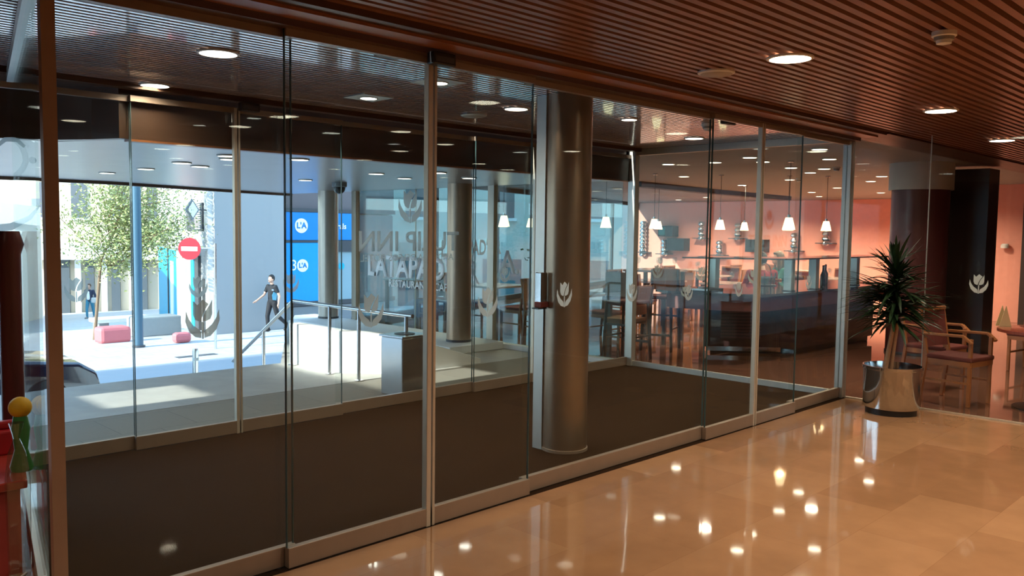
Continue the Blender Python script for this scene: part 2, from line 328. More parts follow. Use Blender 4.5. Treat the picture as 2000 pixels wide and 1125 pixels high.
panel('door_5', 2.29, 3.075, 6.04, stiles=[(3.05, 3.075)], decals=[(2.76, 1.15, 0.16)], edge=(2.295,))
panel('door_6', 3.085, 4.02, 6.04, stiles=[(3.085, 3.10)], decals=[(3.53, 1.15, 0.16)], edge=(4.015,))
p5 = panel('window_5', 3.98, 5.56, 6.08, edge=(5.555,), decals=[(4.77, 1.80, 0.30)])
text_mesh('TULIP INN', 0.25, (4.78, 6.069, 1.475), -X, Z, frost, 'hotel_name_decal', p5, bold=0.004)
text_mesh('ANDORRA DELFOS HOTEL', 0.088, (4.76, 6.069, 1.335), -X, Z, frost, 'hotel_name_decal', p5)
MB().plate([(0, 0), (0.05, 0), (0.05, 0.028), (0, 0.028)], (5.30, 6.068, 1.55), X, Z, 0.0015).build('serif', frost, p5)
panel('door_7', 5.54, 6.395, 6.04, stiles=[(6.37, 6.395)], edge=(5.545,), decals=[(5.95, 1.15, 0.16)])
panel('door_8', 6.405, 7.26, 6.04, stiles=[(6.405, 6.42)], decals=[(6.88, 1.15, 0.16)])
panel('window_6', 7.24, 8.06, 6.08)
# right wall of the vestibule, against the restaurant
r = sroot('window_7', (8.1, 4.77, 0))
pane(r, (8.1, 3.53), (8.1, 6.03), 0.06, 2.5)
MB().box((8.08, 3.53, 0), (8.12, 6.03, 0.06)).build('bottom_rail', alu_l, r)
MB().box((8.07, 3.53, 2.49), (8.13, 6.03, 2.56)).build('top_rail', alu, r)
for yy, zz, ss in ((5.68, 1.14, 0.16), (5.09, 1.14, 0.16), (4.45, 1.14, 0.16), (5.3, 0.93, 0.12)): tulip(ss, (8.09, yy, zz), -Y, Z, r)
struct('trim_8', MB().box((8.05, 6.0, 0), (8.13, 6.1, H)), alu_l)
struct('trim_9', MB().box((8.06, 3.45, 0), (8.14, 3.53, H)), alu_l)
# glass between lobby and restaurant
for k, (ya, yb, dec) in enumerate(((2.76, 3.44, []), (0.9, 2.74, [(2.29, 1.18, 0.17)]), (-1.2, 0.88, []))):
    r = sroot(f'window_{8+k}', (8.1, ya, 0)); pane(r, (8.1, ya), (8.1, yb), 0.012, 2.55)
    MB().box((8.09, ya, 0), (8.11, yb, 0.014)).build('bottom_rail', alu, r)
    MB().box((8.095, yb-0.006, 0.01), (8.108, yb, 2.5)).build('glass_edge', alu_l, r)
    for (yy, zz, ss) in dec: tulip(ss, (8.09, yy, zz), -Y, Z, r)
# oblique left side wall and its post
struct('trim_10', MB().box((0.998, 3.46, 0), (1.048, 3.495, H)), mat('brown_post', (0.42, 0.29, 0.21), 0.35, 0.4))
r = sroot('window_11', (1.0, 3.53, 0)); a, b_ = (1.0, 3.55), (1.56, 6.02)
pane(r, a, b_, 0.08, 2.5); MB().bar((*a, 0.045), (*b_, 0.045), 0.035, 0.08).build('bottom_rail', alu_l, r); MB().bar((*a, 2.52), (*b_, 2.52), 0.05, 0.07).build('top_rail', alu_l, r)
# restaurant facade (x = 8) and oblique outer facade
r = sroot('window_12', (8.0, 9, 0))
for ya, yb in ((6.14, 8.30), (8.42, 11.55)):
    pane(r, (8.0, ya), (8.0, yb), 0.05, 2.30, m=glass_dark)
MB().box((7.93, 6.12, 0.0), (8.06, 11.7, 0.06)).build('sill', stone_w, r)
MB().box((7.97, 6.12, 2.2), (8.04, 11.7, 2.34)).build('top_rail', alu, r)
for yy in (8.36, 11.62): MB().box((7.96, yy-0.06, 0.04), (8.04, yy+0.06, 2.3)).build('mullion', alu, r)
MB().box((8.0, 10.05, 0.05), (8.02, 10.06, 2.3)).build('mullion', alu, r)
text_mesh("LATAPAD'OR", 0.46, (7.985, 9.95, 0.99), -Y, Z, whitel, 'restaurant_sign', r, bold=0.014, space=0.95)
text_mesh("RESTAURANT · CAFE", 0.16, (7.985, 9.95, 0.74), -Y, Z, whitel, 'restaurant_sign', r, bold=0.003)
text_mesh("A.", 0.42, (7.985, 8.0, 1.15), -Y, Z, whitel, 'restaurant_sign', r, bold=0.012)
struct('wall_restaurant_facade_top', MB().box((8.0, 6.1, 2.34), (8.2, 11.8, H)), header_m)
r = sroot('window_13', (8.0, 11.8, 0))
A = Vector((8.05, 11.75, 0)); B = Vector((23.2, 17.15, 0)); n_ = 6
for k in range(n_):
    p = A.lerp(B, k/n_); q = A.lerp(B, (k+1)/n_); pane(r, p.xy, q.xy, 0.1, 2.45, m=glass_dark)
    MB().bar((*q.xy, 0.1), (*q.xy, 2.5), 0.08, 0.08).build('mullion', dkgrey, r)
MB().bar((*A.xy, 0.05), (*B.xy, 0.05), 0.1, 0.1).build('bottom_rail', dkgrey, r); MB().bar((*A.xy, 2.5), (*B.xy, 2.5), 0.1, 0.1).build('top_rail', dkgrey, r)
text_mesh("LATAPAD'OR", 0.45, (12.0, 13.14, 1.2), (B-A).normalized(), Z, whitel, 'restaurant_sign', r, bold=0.012)
# ------------------------------------------------------------------ ceiling fittings
def add_light(parent, e, r=0.09, col=(1, 0.80, 0.58), spread=2.6):
    ld = bpy.data.lights.new('downlight_bulb', 'AREA'); ld.shape = 'DISK'; ld.size = r*2; ld.energy = e*LAMP; ld.color = col; ld.spread = spread
    lo = bpy.data.objects.new('downlight_bulb', ld); COL.objects.link(lo); lo.parent = parent; lo.location = (0, 0, -0.012)
def downlight(loc, r, label, group, e=0, em=None, col=(1, 0.80, 0.58), square=False):
    t = thing('ceiling_downlight', label, 'ceiling light', loc, group)
    b = MB()
    if square: b.box((-r*2.2, -r*2.2, -0.006), (r*2.2, r*2.2, 0.004))
    b.lathe([(r, 0.0), (r*1.14, 0.0), (r*1.14, -0.009), (r, -0.012), (r, 0.0)], open_=True)
    b.build('trim_ring', alu_l if square else white, t, off=(0, 0, 0), smooth=True)
    MB().lathe([(r*0.98, -0.008), (r*0.98, -0.003)]).build('lamp_disc', em or emitm, t, off=(0, 0, 0))
    if e: add_light(t, e, r, col)
    return t
lobby = [((4.37, 2.23), 'large round glowing downlight in wooden ceiling nearest the glass doors'), ((6.94, 2.29), 'round glowing downlight in wooden ceiling above the potted plant'), ((9.45, 2.53), 'small round downlight at the far right end of the wooden ceiling')]
for (x, y), lb in lobby: downlight((x, y, H), 0.11, lb, 'downlights in the slatted wooden ceiling', 20)
for k, (x, y) in enumerate([(2.68, -1.42), (3.9, -0.6), (3.8, 0.35), (5.14, 0.21), (6.22, -0.39), (6.41, -1.46), (7.72, 0.28), (8.36, -2.13), (1.2, -2.6), (-1.2, 0.4), (-1.2, 3.0), (4.4, -3.6), (10.2, 0.2)]):
    downlight((x, y, H), 0.10, 'round lobby downlight mirrored as a bright oval in the vestibule glass', 'lobby downlights mirrored in the glass', 20)
VL = [((2.19, 4.5), 'big round downlight in vestibule ceiling, nearest the brown post', 0.10, False), ((2.39, 5.85), 'round downlight near the outer sliding doors above the street view', 0.09, False), ((3.6, 4.29), 'square-plated downlight just right of the door stile', 0.06, True), ((3.68, 5.18), 'square-plated downlight over the middle of the vestibule', 0.06, True), ((4.77, 4.73), 'round downlight left of the bronze column', 0.09, False), ((5.84, 4.43), 'round downlight just right of the bronze column', 0.065, False), ((7.42, 4.8), 'round downlight in vestibule ceiling near the restaurant glass', 0.09, False)]
for (x, y), lb, rr, sq in VL: downlight((x, y, H), rr, lb, 'downlights in the vestibule ceiling', 7, emitc, square=sq)
CN = [(3.47, 7.9), (3.6, 9.08), (3.79, 8.21), (3.6, 10.19), (3.37, 6.77), (3.95, 6.6), (3.55, 7.1), (5.72, 9.41), (5.5, 7.6), (6.2, 8.0), (5.8, 6.9), (6.6, 7.3)]
for x, y in CN: downlight((x, y, 2.2), 0.08, 'small round downlight in the shiny canopy soffit outside', 'downlights in the outdoor canopy', 0, emitc)
RL = [(9.24, 4.32), (9.72, 5.46), (10.41, 5.65), (10.13, 6.21), (10.51, 4.78), (11.59, 5.84), (12.04, 5.55), (12.67, 6.06), (10.03, 6.9), (12.39, 8.2), (15.26, 8.72), (18.63, 8.86), (17.12, 7.6), (20.88, 9.73), (16.68, 10.83), (14.14, 7.14), (15.31, 6.18), (19.57, 7.66), (20.56, 7.58), (15.98, 5.41), (18.32, 5.92), (20.57, 6.33), (14.11, 5.52), (9.2, 8.3), (9.4, 9.8), (12.5, 10.4), (20, 12.5), (21.3, 11.6), (21.2, 14.2)]
for k, (x, y) in enumerate(RL): downlight((x, y, H), 0.085, 'small round downlight in the grey restaurant ceiling', 'downlights in the restaurant ceiling', (120 if x > 18.4 else 60 if x > 14.1 else 26 if k % 3 == 0 else 0), emitm)
def lathe_one(name, prof, m, label, cat, loc, group=None): return one(name, MB().lathe(prof, loc), m, label, cat, loc, group, smooth=True)
def speaker(loc, label, m, r=0.11):
    t = thing('ceiling_speaker', label, 'ceiling speaker', loc)
    MB().lathe([(r, 0), (r, -0.010), (r*0.88, -0.016)], loc, 32).build('rim', m, t, smooth=True)
    MB().lathe([(r*0.86, -0.0165), (r*0.83, -0.019), (0.002, -0.022)], loc, 32).build('grille', mat('speaker_grille', (0.45, 0.40, 0.34), 0.6), t, smooth=True)
speaker((4.47, 2.75, H), 'round beige ceiling speaker in wooden lobby ceiling left of big downlight', white)
speaker((4.81, 5.27, H), 'round ceiling speaker in vestibule ceiling left of bronze column', alu_l)
def smoke(loc, label):
    t = thing('smoke_detector', label, 'smoke detector', loc)
    MB().lathe([(0.055, 0), (0.055, -0.02), (0.05, -0.024)], loc).build('base', white, t, smooth=True)
    MB().lathe([(0.045, -0.024), (0.043, -0.04), (0.02, -0.043)], loc).build('vent_ring', mat('vent_grey', (0.3, 0.28, 0.25), 0.6), t, smooth=True)
    MB().lathe([(0.035, -0.04), (0.033, -0.055), (0.02, -0.058)], loc).build('cap', white, t, smooth=True)
smoke((4.3, 1.42, H), 'white smoke detector on wooden ceiling at upper right')
smoke((6.55, 4.1, H), 'small smoke detector in vestibule ceiling near the right sliding doors')
for i, (x, y, lb) in enumerate(((11.9, 5.3, 'small white sensor under the restaurant ceiling nearest the right post'), (14.0, 6.9, 'small white sensor under restaurant ceiling above the pendant lamps'))):
    smoke((x, y, H), lb)
def door_sensor(loc, label):
    t = thing('door_sensor', label, 'door sensor', loc)
    MB().box((loc[0]-0.075, loc[1]-0.03, loc[2]-0.045), (loc[0]+0.075, loc[1]+0.03, loc[2]+0.02)).build('housing', black, t, bevel=0.008)
    MB().plate([(-0.06, -0.02), (0.06, -0.02), (0.06, 0.008), (-0.06, 0.008)], (loc[0], loc[1]-0.031, loc[2]-0.01), X, Z, -0.004).build('lens', dkgrey, t)
door_sensor((2.68, 3.60, H-0.03), 'black motion sensor hanging left of the front door stile')
door_sensor((2.84, 3.36, H-0.08), 'black motion sensor on the bronze header above the front door stile')
door_sensor((6.05, 3.60, H-0.05), 'black motion sensor above the right pair of front doors')
door_sensor((3.10, 5.88, H-0.06), 'black motion sensor above the outer door leading to the street')
door_sensor((6.42, 5.88, H-0.06), 'black motion sensor above the outer doors beside the bronze column')
t = thing('dome_camera', 'dark dome security camera under the outdoor canopy', 'security camera', (6.35, 9.6, 2.2))
MB().lathe([(0.10, 0), (0.10, -0.05), (0.09, -0.06)], (6.35, 9.6, 2.2)).build('base', midgrey, t, smooth=True)
MB().ball((6.35, 9.6, 2.13), 0.08, 3).build('dome', black, t, smooth=True)
# ------------------------------------------------------------------ columns
t = thing('round_column', 'bronze round column standing inside the vestibule with grey edge strip', 'column', (4.60, 4.02, 0))
MB().lathe([(0.165, 0), (0.165, H)], (4.60, 4.02, 0), 64).build('shaft', colm, t, smooth=True)
MB().bar((4.475, 4.155, 0), (4.475, 4.155, H), 0.05, 0.09).build('edge_strip', alu_l, t); 
MB().lathe([(0.172, 0), (0.172, 0.02), (0.166, 0.022)], (4.60, 4.02, 0), 64).build('base_ring', bronze, t, smooth=True)
t = thing('door_lock_box', 'small chrome lock box mounted on grey strip beside bronze column', 'lock', (4.40, 4.13, 1.15))
MB().box((4.37, 4.06, 1.06), (4.435, 4.12, 1.30)).build('housing', chrome, t, bevel=0.005)
MB().box((4.36, 4.05, 1.05), (4.44, 4.115, 1.09)).build('cover', redup, t, bevel=0.004); MB().box((4.33, 4.05, 1.04), (4.42, 4.11, 1.05)).build('tray', black, t)
def ocol(loc, top, r, label, m=colo):
    t = thing('round_column', label, 'column', loc)
    MB().lathe([(r, 0), (r, top-loc[2])], loc, 64).build('shaft', m, t, smooth=True)
    MB().lathe([(r*1.03, 0.0), (r*1.03, 0.03), (r*1.005, 0.032)], loc, 64).build('base_ring', dkgrey, t, smooth=True)
ocol((7.45, 8.42, 0.10), 2.2, 0.165, 'grey metal round column outside in front of the restaurant window', colm)
ocol((7.72, 12.0, 0.10), 2.2, 0.165, 'pale metal round column at the canopy edge in front of blue banner')
one('column_plinth', MB().prism([(6.95, 8.02), (7.9, 8.02), (7.9, 12.7), (7.5, 12.7), (7.1, 12.1)], 0.0, 0.10), stone_w, 'low pale stone step under the outdoor columns', 'step', (7.3, 8.1, 0), bevel=0.006)
ocol((11.95, 4.15, 0), 2.20, 0.36, 'wide maroon round pillar in restaurant behind the potted plant', maroon)
one('pillar_capital', MB().lathe([(0.40, 0), (0.40, 0.36)], (11.95, 4.15, 2.20), 48), mat('capital_paint', (0.5, 0.5, 0.46), 0.6), 'pale drum under the ceiling on top of maroon pillar', 'pillar capital', (11.95, 4.15, 2.20), smooth=True)
one('partition_cabinet', MB().box((12.45, 3.46, 0), (12.9, 3.9, 2.5)).box((12.5, 3.9, 0), (12.9, 4.4, 2.5)), mat('dark_partition', (0.028, 0.014, 0.011), 0.3), 'tall dark wooden partition right of the maroon pillar', 'partition', (12.6, 3.8, 0))
one('partition_panel', MB().box((9.75, 8.9, 0), (10.1, 9.15, 2.5)), maroon, 'maroon upright panel by restaurant window seen right of bronze column', 'partition', (9.6, 9.0, 0))
# ------------------------------------------------------------------ terrace: parapet, handrail, bin
PP = [(5.13, 8.80, 0.47), (5.2, 7.80, 0.46), (5.55, 7.46, 0.44), (6.05, 7.36, 0.30), (6.85, 7.34, 0.05)]
b = MB(); th = 0.14; fr = []; 
for k, (x, y, z) in enumerate(PP):
    ins = Vector((0.14, 0.03, 0)) if k == 0 else Vector((0.12, 0.10, 0)) if k == 1 else Vector((0.05, 0.14, 0)); q = Vector((x, y, 0)) + ins
    fr.append([b.bm.verts.new((x, y, -0.01)), b.bm.verts.new((x, y, z)), b.bm.verts.new((q.x, q.y, z)), b.bm.verts.new((q.x, q.y, -0.01))])
for a, c in zip(fr, fr[1:]):
    for k in range(4): b.bm.faces.new((a[k], a[(k+1) % 4], c[(k+1) % 4], c[k]))
b.bm.faces.new(fr[0]); b.bm.faces.new(fr[-1][::-1])
one('ramp_parapet', b, stone_w, 'low white sunlit parapet wall on the terrace behind the handrail', 'low wall', (5.3, 7.8, 0))
t = thing('handrail', 'stainless handrail crossing the terrace and sloping down beside the steps', 'handrail', (5.05, 8.6, 0))
MB().rod((5.08, 6.42, 0.75), (5.07, 8.62, 0.75), 0.021).rod((5.07, 8.62, 0.75), (5.07, 10.1, -0.13), 0.021).ball((5.07, 8.62, 0.75), 0.022).build('top_rail', steel, t, smooth=True)
for (y, zt, zb) in ((6.5, 0.74, 0.0), (7.30, 0.74, 0.0), (7.85, 0.74, 0.0), (8.64, 0.74, 0.0), (9.30, 0.33, -0.30), (10.02, -0.10, -0.80)):
    p = MB().rod((5.065, y, zb), (5.065, y, zt), 0.019, seg=16).build('post', steel, t, smooth=True)
    MB().lathe([(0.045, 0), (0.045, 0.008), (0.02, 0.012)], (5.065, y, zb), 20).build('foot_plate', steel, p, off=(5.05, 8.6, 0), smooth=True)
b = MB()
for k in range(9): b.box((-2.95, 8.87+0.29*k, -1.75), (4.98, 8.87+0.29*(k+1), -0.176*(k+1)))
one('terrace_steps', b, terr_out, 'stone steps descending from the terrace to the street', 'steps', (0, 9.0, -1.6))
t = thing('litter_bin', 'square brushed steel litter bin on terrace against the outer glass', 'bin', (4.85, 6.42, 0))
bx_ = Matrix.Translation((5.0, 6.44, 0)) @ Matrix.Rotation(math.radians(6), 4, 'Z')
MB().box((-0.17, -0.15, 0), (0.17, 0.15, 0.565), bx_).build('body', steel, t, bevel=0.012)
MB().box((-0.185, -0.165, 0.565), (0.185, 0.165, 0.583), bx_).build('lid', steel, t, bevel=0.004)
MB().lathe([(0.10, 0.583), (0.10, 0.588)], (5.0, 6.44, 0), 24).build('opening', black, t)
# ------------------------------------------------------------------ street
def gz(y): return -1.6 if y <= 23 else -1.6 - 0.07*(y-23)
b = MB(); ys = [8.8, 23, 90]
vs = [(b.bm.verts.new((-60, y, gz(y))), b.bm.verts.new((70, y, gz(y)))) for y in ys]
for a, c in zip(vs, vs[1:]): b.bm.faces.new((a[0], a[1], c[1], c[0]))
struct('ground_street', b, street_m)
one('road_surface', MB().box((-40, 14.3, -1.62), (40, 19.3, -1.592)), mat('asphalt_blue_grey', (0.30, 0.31, 0.33), 0.8, 0, 0.15, 40), 'grey road surface crossing in front of the terrace', 'road', (5, 16, -1.6))
one('drain_cover', MB().box((8.6, 19.9, -1.6), (9.6, 20.15, -1.593)), dkgrey, 'dark rectangular drain cover in the sunny pavement', 'drain cover', (9.1, 20, -1.6))
def building(name, label, loc): return thing(name, label, 'building', loc)
# grey stone building with blue banners, front along y = 24.2
t = building('stone_building', 'grey stone clad building with blue banners across the street', (14, 24.2, -1.7))
struct_wall = MB().prism([(11.6, 24.2), (14.0, 24.2), (14.0, 24.6), (18.5, 24.6), (18.5, 43), (17.6, 43), (11.6, 24.3)], -4.2, 12)
struct_wall.build('wall', stone_m, t)
MB().box((14.0, 24.5, 2.2), (18.5, 24.6, 4.5)).build('upper_panel', mat('plum_panel', (0.13, 0.11, 0.12), 0.6), t); MB().box((14.0, 24.45, -1.8), (18.5, 24.6, -1.02)).build('base_panel', midgrey, t)
MB().box((14.02, 24.40, 1.10), (16.9, 24.5, 1.17)).box((14.02, 24.40, 2.10), (18.5, 24.5, 2.22)).box((14.02, 24.4, -1.0), (18.5, 24.5, -0.85)).box((15.65, 24.36, 0.78), (17.0, 24.48, 1.16)).box((15.6, 24.38, -1.05), (15.78, 24.5, 0.8)).build('dark_frame', dkgrey, t)
p = MB().box((14.05, 24.42, 1.18), (16.9, 24.5, 2.09)).build('banner', blueb, t)
def la_logo(cx, cz, r, par, y=24.41):
    MB().plate(circ(r, 28), (cx, y, cz), X, Z, 0.006).build('logo_disc', whitel, par, off=(14, 24.2, -1.7))
p['label'] = 'upper blue banner with round logo and white wording'
MB().plate(circ(0.24, 28), (14.68, 24.41, 1.65), X, Z, 0.006).build('logo_disc', whitel, p)
text_mesh("L'A", 0.27, (14.68, 24.395, 1.65), X, Z, blueb, 'logo_letters', p, bold=0.008)
text_mesh("Liberals", 0.26, (16.02, 24.41, 1.64), X, Z, whitel, 'lettering', p, bold=0.006)
p = MB().box((14.05, 24.42, -0.85), (15.6, 24.5, 1.09)).build('banner', mat('bright_blue_banner', (0.0, 0.32, 0.80), 0.5), t)
text_mesh("3", 0.50, (14.40, 24.41, 0.34), X, Z, whitel, 'lettering', p)
MB().plate(circ(0.21, 28), (14.72, 24.41, 0.34), X, Z, 0.006).build('logo_disc', whitel, p)
text_mesh("L'A", 0.22, (14.72, 24.395, 0.34), X, Z, blueb, 'logo_letters', p, bold=0.008)
p = MB().box((15.78, 24.42, -1.0), (16.9, 24.5, 0.78)).build('door', mat('pale_blue_door', (0.25, 0.38, 0.44), 0.4), t)
MB().plate(circ(0.12, 24), (16.23, 24.41, 0.29), X, Z, 0.006).build('door_sticker', cyanb, p)
MB().rod((15.88, 24.38, -0.25), (16.0, 24.38, -0.25), 0.015).build('door_handle', steel, p)
MB().box((17.0, 24.42, -0.85), (18.4, 24.5, 2.05)).build('side_panel', MC['plum_panel'], t)
# side wall features (line A->B)
SA = Vector((11.6, 24.3, 0)); SD = Vector((6.3, 19.7, 0)).normalized(); SN = Vector((-SD.y, SD.x, 0))
def side(s0, s1, z0, z1, th, m, name, par=t): 
    return MB().plate([(s0, z0), (s1, z0), (s1, z1), (s0, z1)], SA + SN*th, SD, Z, th*0.98).build(name, m, par)
side(0.02, 0.7, -1.8, 5, 0.15, mat('pale_pilaster', (0.55, 0.55, 0.55), 0.7), 'pilaster')
side(2.0, 6.4, 1.45, 2.35, 0.06, dkgrey, 'window'); 
b = MB()
for k in range(12): b.plate([(2.2, 1.5+k*0.07), (3.6, 1.5+k*0.07), (3.6, 1.54+k*0.07), (2.2, 1.54+k*0.07)], SA + SN*0.10, SD, Z, 0.03)
b.build('louvre', stone_w, t)
side(0.8, 2.0, -1.9, -0.1, 0.08, black, 'doorway'); side(2.9, 3.9, -2.2, 0.6, 0.09, dkgrey, 'doorway'); side(4.1, 5.0, -2.2, 0.6, 0.09, cyanb, 'banner')
side(7.2, 9.4, -2.5, 0.65, 0.12, stone_w, 'pilaster'); side(9.6, 13.0, -2.9, 0.62, 0.09, cyanb, 'banner'); side(13.3, 18.2, -3.1, 0.6, 0.09, cyanb, 'banner')
p = side(10.9, 12.0, -2.4, 0.1, 0.13, whitel, 'banner_stripe'); side(13.02, 13.28, -3.1, 0.62, 0.13, dkgrey, 'dark_frame')
MB().bar(SA+SD*0.1+SN*0.6+Z*0.9, SA+SD*6.5+SN*0.6+Z*0.9, 0.9, 0.08).build('awning', steel, t)
# diamond sign on bracket
p0 = SA + SD*0.2 + SN*0.55
t = thing('diamond_sign', 'small diamond shaped sign projecting from the stone corner', 'sign', (p0.x, p0.y, 2.08))
MB().plate([(-0.22, 0), (0, -0.33), (0.22, 0), (0, 0.33)], (p0.x-0.1, p0.y-0.2, 2.08), X, Z, -0.05).build('face', midgrey, t)
MB().plate([(-0.15, 0), (0, -0.24), (0.15, 0), (0, 0.24)], (p0.x-0.1, p0.y-0.26, 2.08), X, Z, -0.012).build('face_plate', stone_w, t)
MB().rod((p0.x, p0.y, 2.08), tuple(SA + SD*0.2 + Z*2.08), 0.02).build('bracket', dkgrey, t)
# far cream building
t = building('cream_building', 'bright cream rendered building closing the far end of the street', (18, 57, -4))
MB().prism([(4, 57), (40, 57), (40, 64), (4, 64)], -4.5, 12).build('wall', cream, t)
for k, x in enumerate((16.2, 18.4, 20.6, 22.8, 25.0)):
    for z in (2.0, 6.0):
        f = MB().box((x-0.45, 56.9, z), (x+0.45, 57.0, z+2.2)).build('window', mat('window_dark', (0.12, 0.13, 0.15), 0.2), t)
        MB().box((x-0.6, 56.75, z-0.12), (x+0.6, 57.0, z)).build('sill', stone_w, f)
MB().box((15, 56.2, -0.6), (40, 57, 0.4)).build('band', stone_w, t)
for x in (17.3, 18.7, 20.2, 21.8, 23.6): MB().box((x, 56.7, -4.4), (x+0.5, 57, -0.6)).build('doorway', mat('shop_dark', (0.10, 0.12, 0.14), 0.3), t)
for x in (18.1, 19.6, 21.2): MB().box((x, 56.75, -4.4), (x+0.35, 57, -0.6)).build('pier', stone_w, t)
t.rotation_euler = (0, 0, R_(-28))
def sunny(name, label, p, q, h, n, base, m, cat='building'):
    p = Vector((*p, 0)); q = Vector((*q, 0)); d = (q-p).normalized(); nn = d.cross(Z); L = (q-p).length; t = thing(name, label, cat, (p.x, p.y, base))
    MB().plate([(0, base), (L, base), (L, h), (0, h)], p - nn*3, d, Z, 3).build('wall', m, t)
    for k in range(n):
        x = L*(k+0.5)/n
        for z in (2.2, 5.6):
            f = MB().plate([(x-0.6, z), (x+0.6, z), (x+0.6, z+1.9), (x-0.6, z+1.9)], p, d, Z, 0.03).build('window', MC['window_dark'], t)
            MB().plate([(x-0.75, z-0.15), (x+0.75, z-0.15), (x+0.75, z), (x-0.75, z)], p, d, Z, 0.2).build('sill', stone_w, f)
        MB().plate([(x-1.0, base), (x+1.0, base), (x+1.0, base+2.6), (x-1.0, base+2.6)], p, d, Z, 0.03).build('shop_window', mat('shop_teal', (0.05, 0.16, 0.2), 0.2), t)
    return t
sunny('corner_building', 'sunlit pale building seen through the restaurant lettering window', (20.5, 43), (37, 22), 12, 6, -2.5, mat('pale_render', (0.62, 0.60, 0.55), 0.8))
# building on the left of the side street (seen at the left edge, and mirrored in windows)
t = building('white_building', 'white sunlit building with shop awning left of the side street', (5, 40, -3))
MB().prism([(-30, 34), (7.0, 34), (14.2, 50), (14.2, 54), (-30, 54)], -4.5, 2.5).build('wall', mat('white_render', (0.7, 0.66, 0.6), 0.8), t)
for k in range(9):
    for z in (-1.5, ):
        f = MB().box((-26+k*3.6, 33.85, z), (-24.4+k*3.6, 34, z+2.4)).build('window', MC['window_dark'], t)
for k in range(4): MB().plate([(0, -3.3), (1.6, -3.3), (1.6, -0.8), (0, -0.8)], Vector((7.3, 34.7, 0)) + Vector((0.41, 0.912, 0))*(k*4), Vector((0.41, 0.912, 0)), Z, -0.1).build('window', MC['window_dark'], t)
# lamp column
t = thing('street_column', 'tall blue-grey steel column standing in the sunny pavement', 'street column', (8.62, 22.4, -1.6))
MB().lathe([(0.115, 0), (0.115, 7.5)], (8.62, 22.4, -1.6), 20).build('shaft', mat('blue_steel', (0.06, 0.13, 0.19), 0.4, 0.3), t, smooth=True)
MB().lathe([(0.16, 0), (0.16, 0.05), (0.12, 0.06)], (8.62, 22.4, -1.6), 20).build('base', dkgrey, t, smooth=True)
MB().rod((8.62, 22.4, 5.9), (9.9, 21.6, 6.1), 0.04).build('arm', steel, t)
def bench(loc, label):
    t = thing('street_bench', label, 'bench', loc)
    MB().box((loc[0]-0.9, loc[1]-0.4, loc[2]+0.42), (loc[0]+0.9, loc[1]+0.4, loc[2]+0.55)).build('seat', stone_w, t, bevel=0.02)
    for s in (-0.65, 0.65): MB().box((loc[0]+s-0.15, loc[1]-0.3, loc[2]), (loc[0]+s+0.15, loc[1]+0.3, loc[2]+0.42)).build('support', midgrey, t)
bench((10.6, 29.0, gz(29)), 'long pale concrete bench slab behind the red blocks'); 
one('concrete_block', MB().box((9.9, 25.9, gz(26)), (11.3, 26.7, gz(26)+0.6)), mat('concrete_block', (0.3, 0.34, 0.36), 0.7), 'grey concrete planter block right of the blue steel column', 'concrete block', (10.6, 26.3, gz(26)), bevel=0.04)
for (x, y, w_, h_, lb) in ((8.75, 24.6, 0.42, 0.46, 'larger rounded red concrete block left of the steel column'), (9.85, 22.6, 0.23, 0.28, 'smaller rounded red concrete block right of the steel column')):
    one('red_block', MB().box((x-w_, y-w_*0.7, gz(y)), (x+w_, y+w_*0.7, gz(y)+h_)), redc, lb, 'bollard block', (x, y, gz(y)), 'red blocks on the pavement', bevel=0.09)
t = thing('bollard', 'short stainless steel bollard at the kerb below the terrace', 'bollard', (6.16, 13.6, -1.6))
MB().lathe([(0.05, 0), (0.05, 1.10), (0.04, 1.15)], (6.16, 13.6, -1.6), 20).build('tube', steel, t, smooth=True); MB().lathe([(0.053, 0.95), (0.053, 1.0)], (6.16, 13.6, -1.6), 20).build('band', white, t)
# no entry sign
t = thing('no_entry_sign', 'round red no entry sign on a post before the stone corner', 'traffic sign', (10.02, 20.92, -1.6))
MB().rod((10.02, 20.92, -1.6), (10.1, 21.04, 1.15), 0.035).build('post', steel, t); MB().rod((10.1, 21.04, 1.02), (9.6, 21.55, 1.02), 0.02).build('arm', steel, t)
d_ = Vector((0.72, -0.69, 0)); p = MB().plate(circ(0.29, 32), (9.62, 21.5, 1.0), d_, Z, 0.02).build('sign_plate', mat('sign_red', (0.55, 0.015, 0.03), 0.4), t)
MB().plate([(-0.21, -0.055), (0.21, -0.055), (0.21, 0.055), (-0.21, 0.055)], Vector((9.62, 21.5, 1.0)) + d_.cross(Z)*0.021, d_, Z, 0.004).build('white_bar', whitel, p)
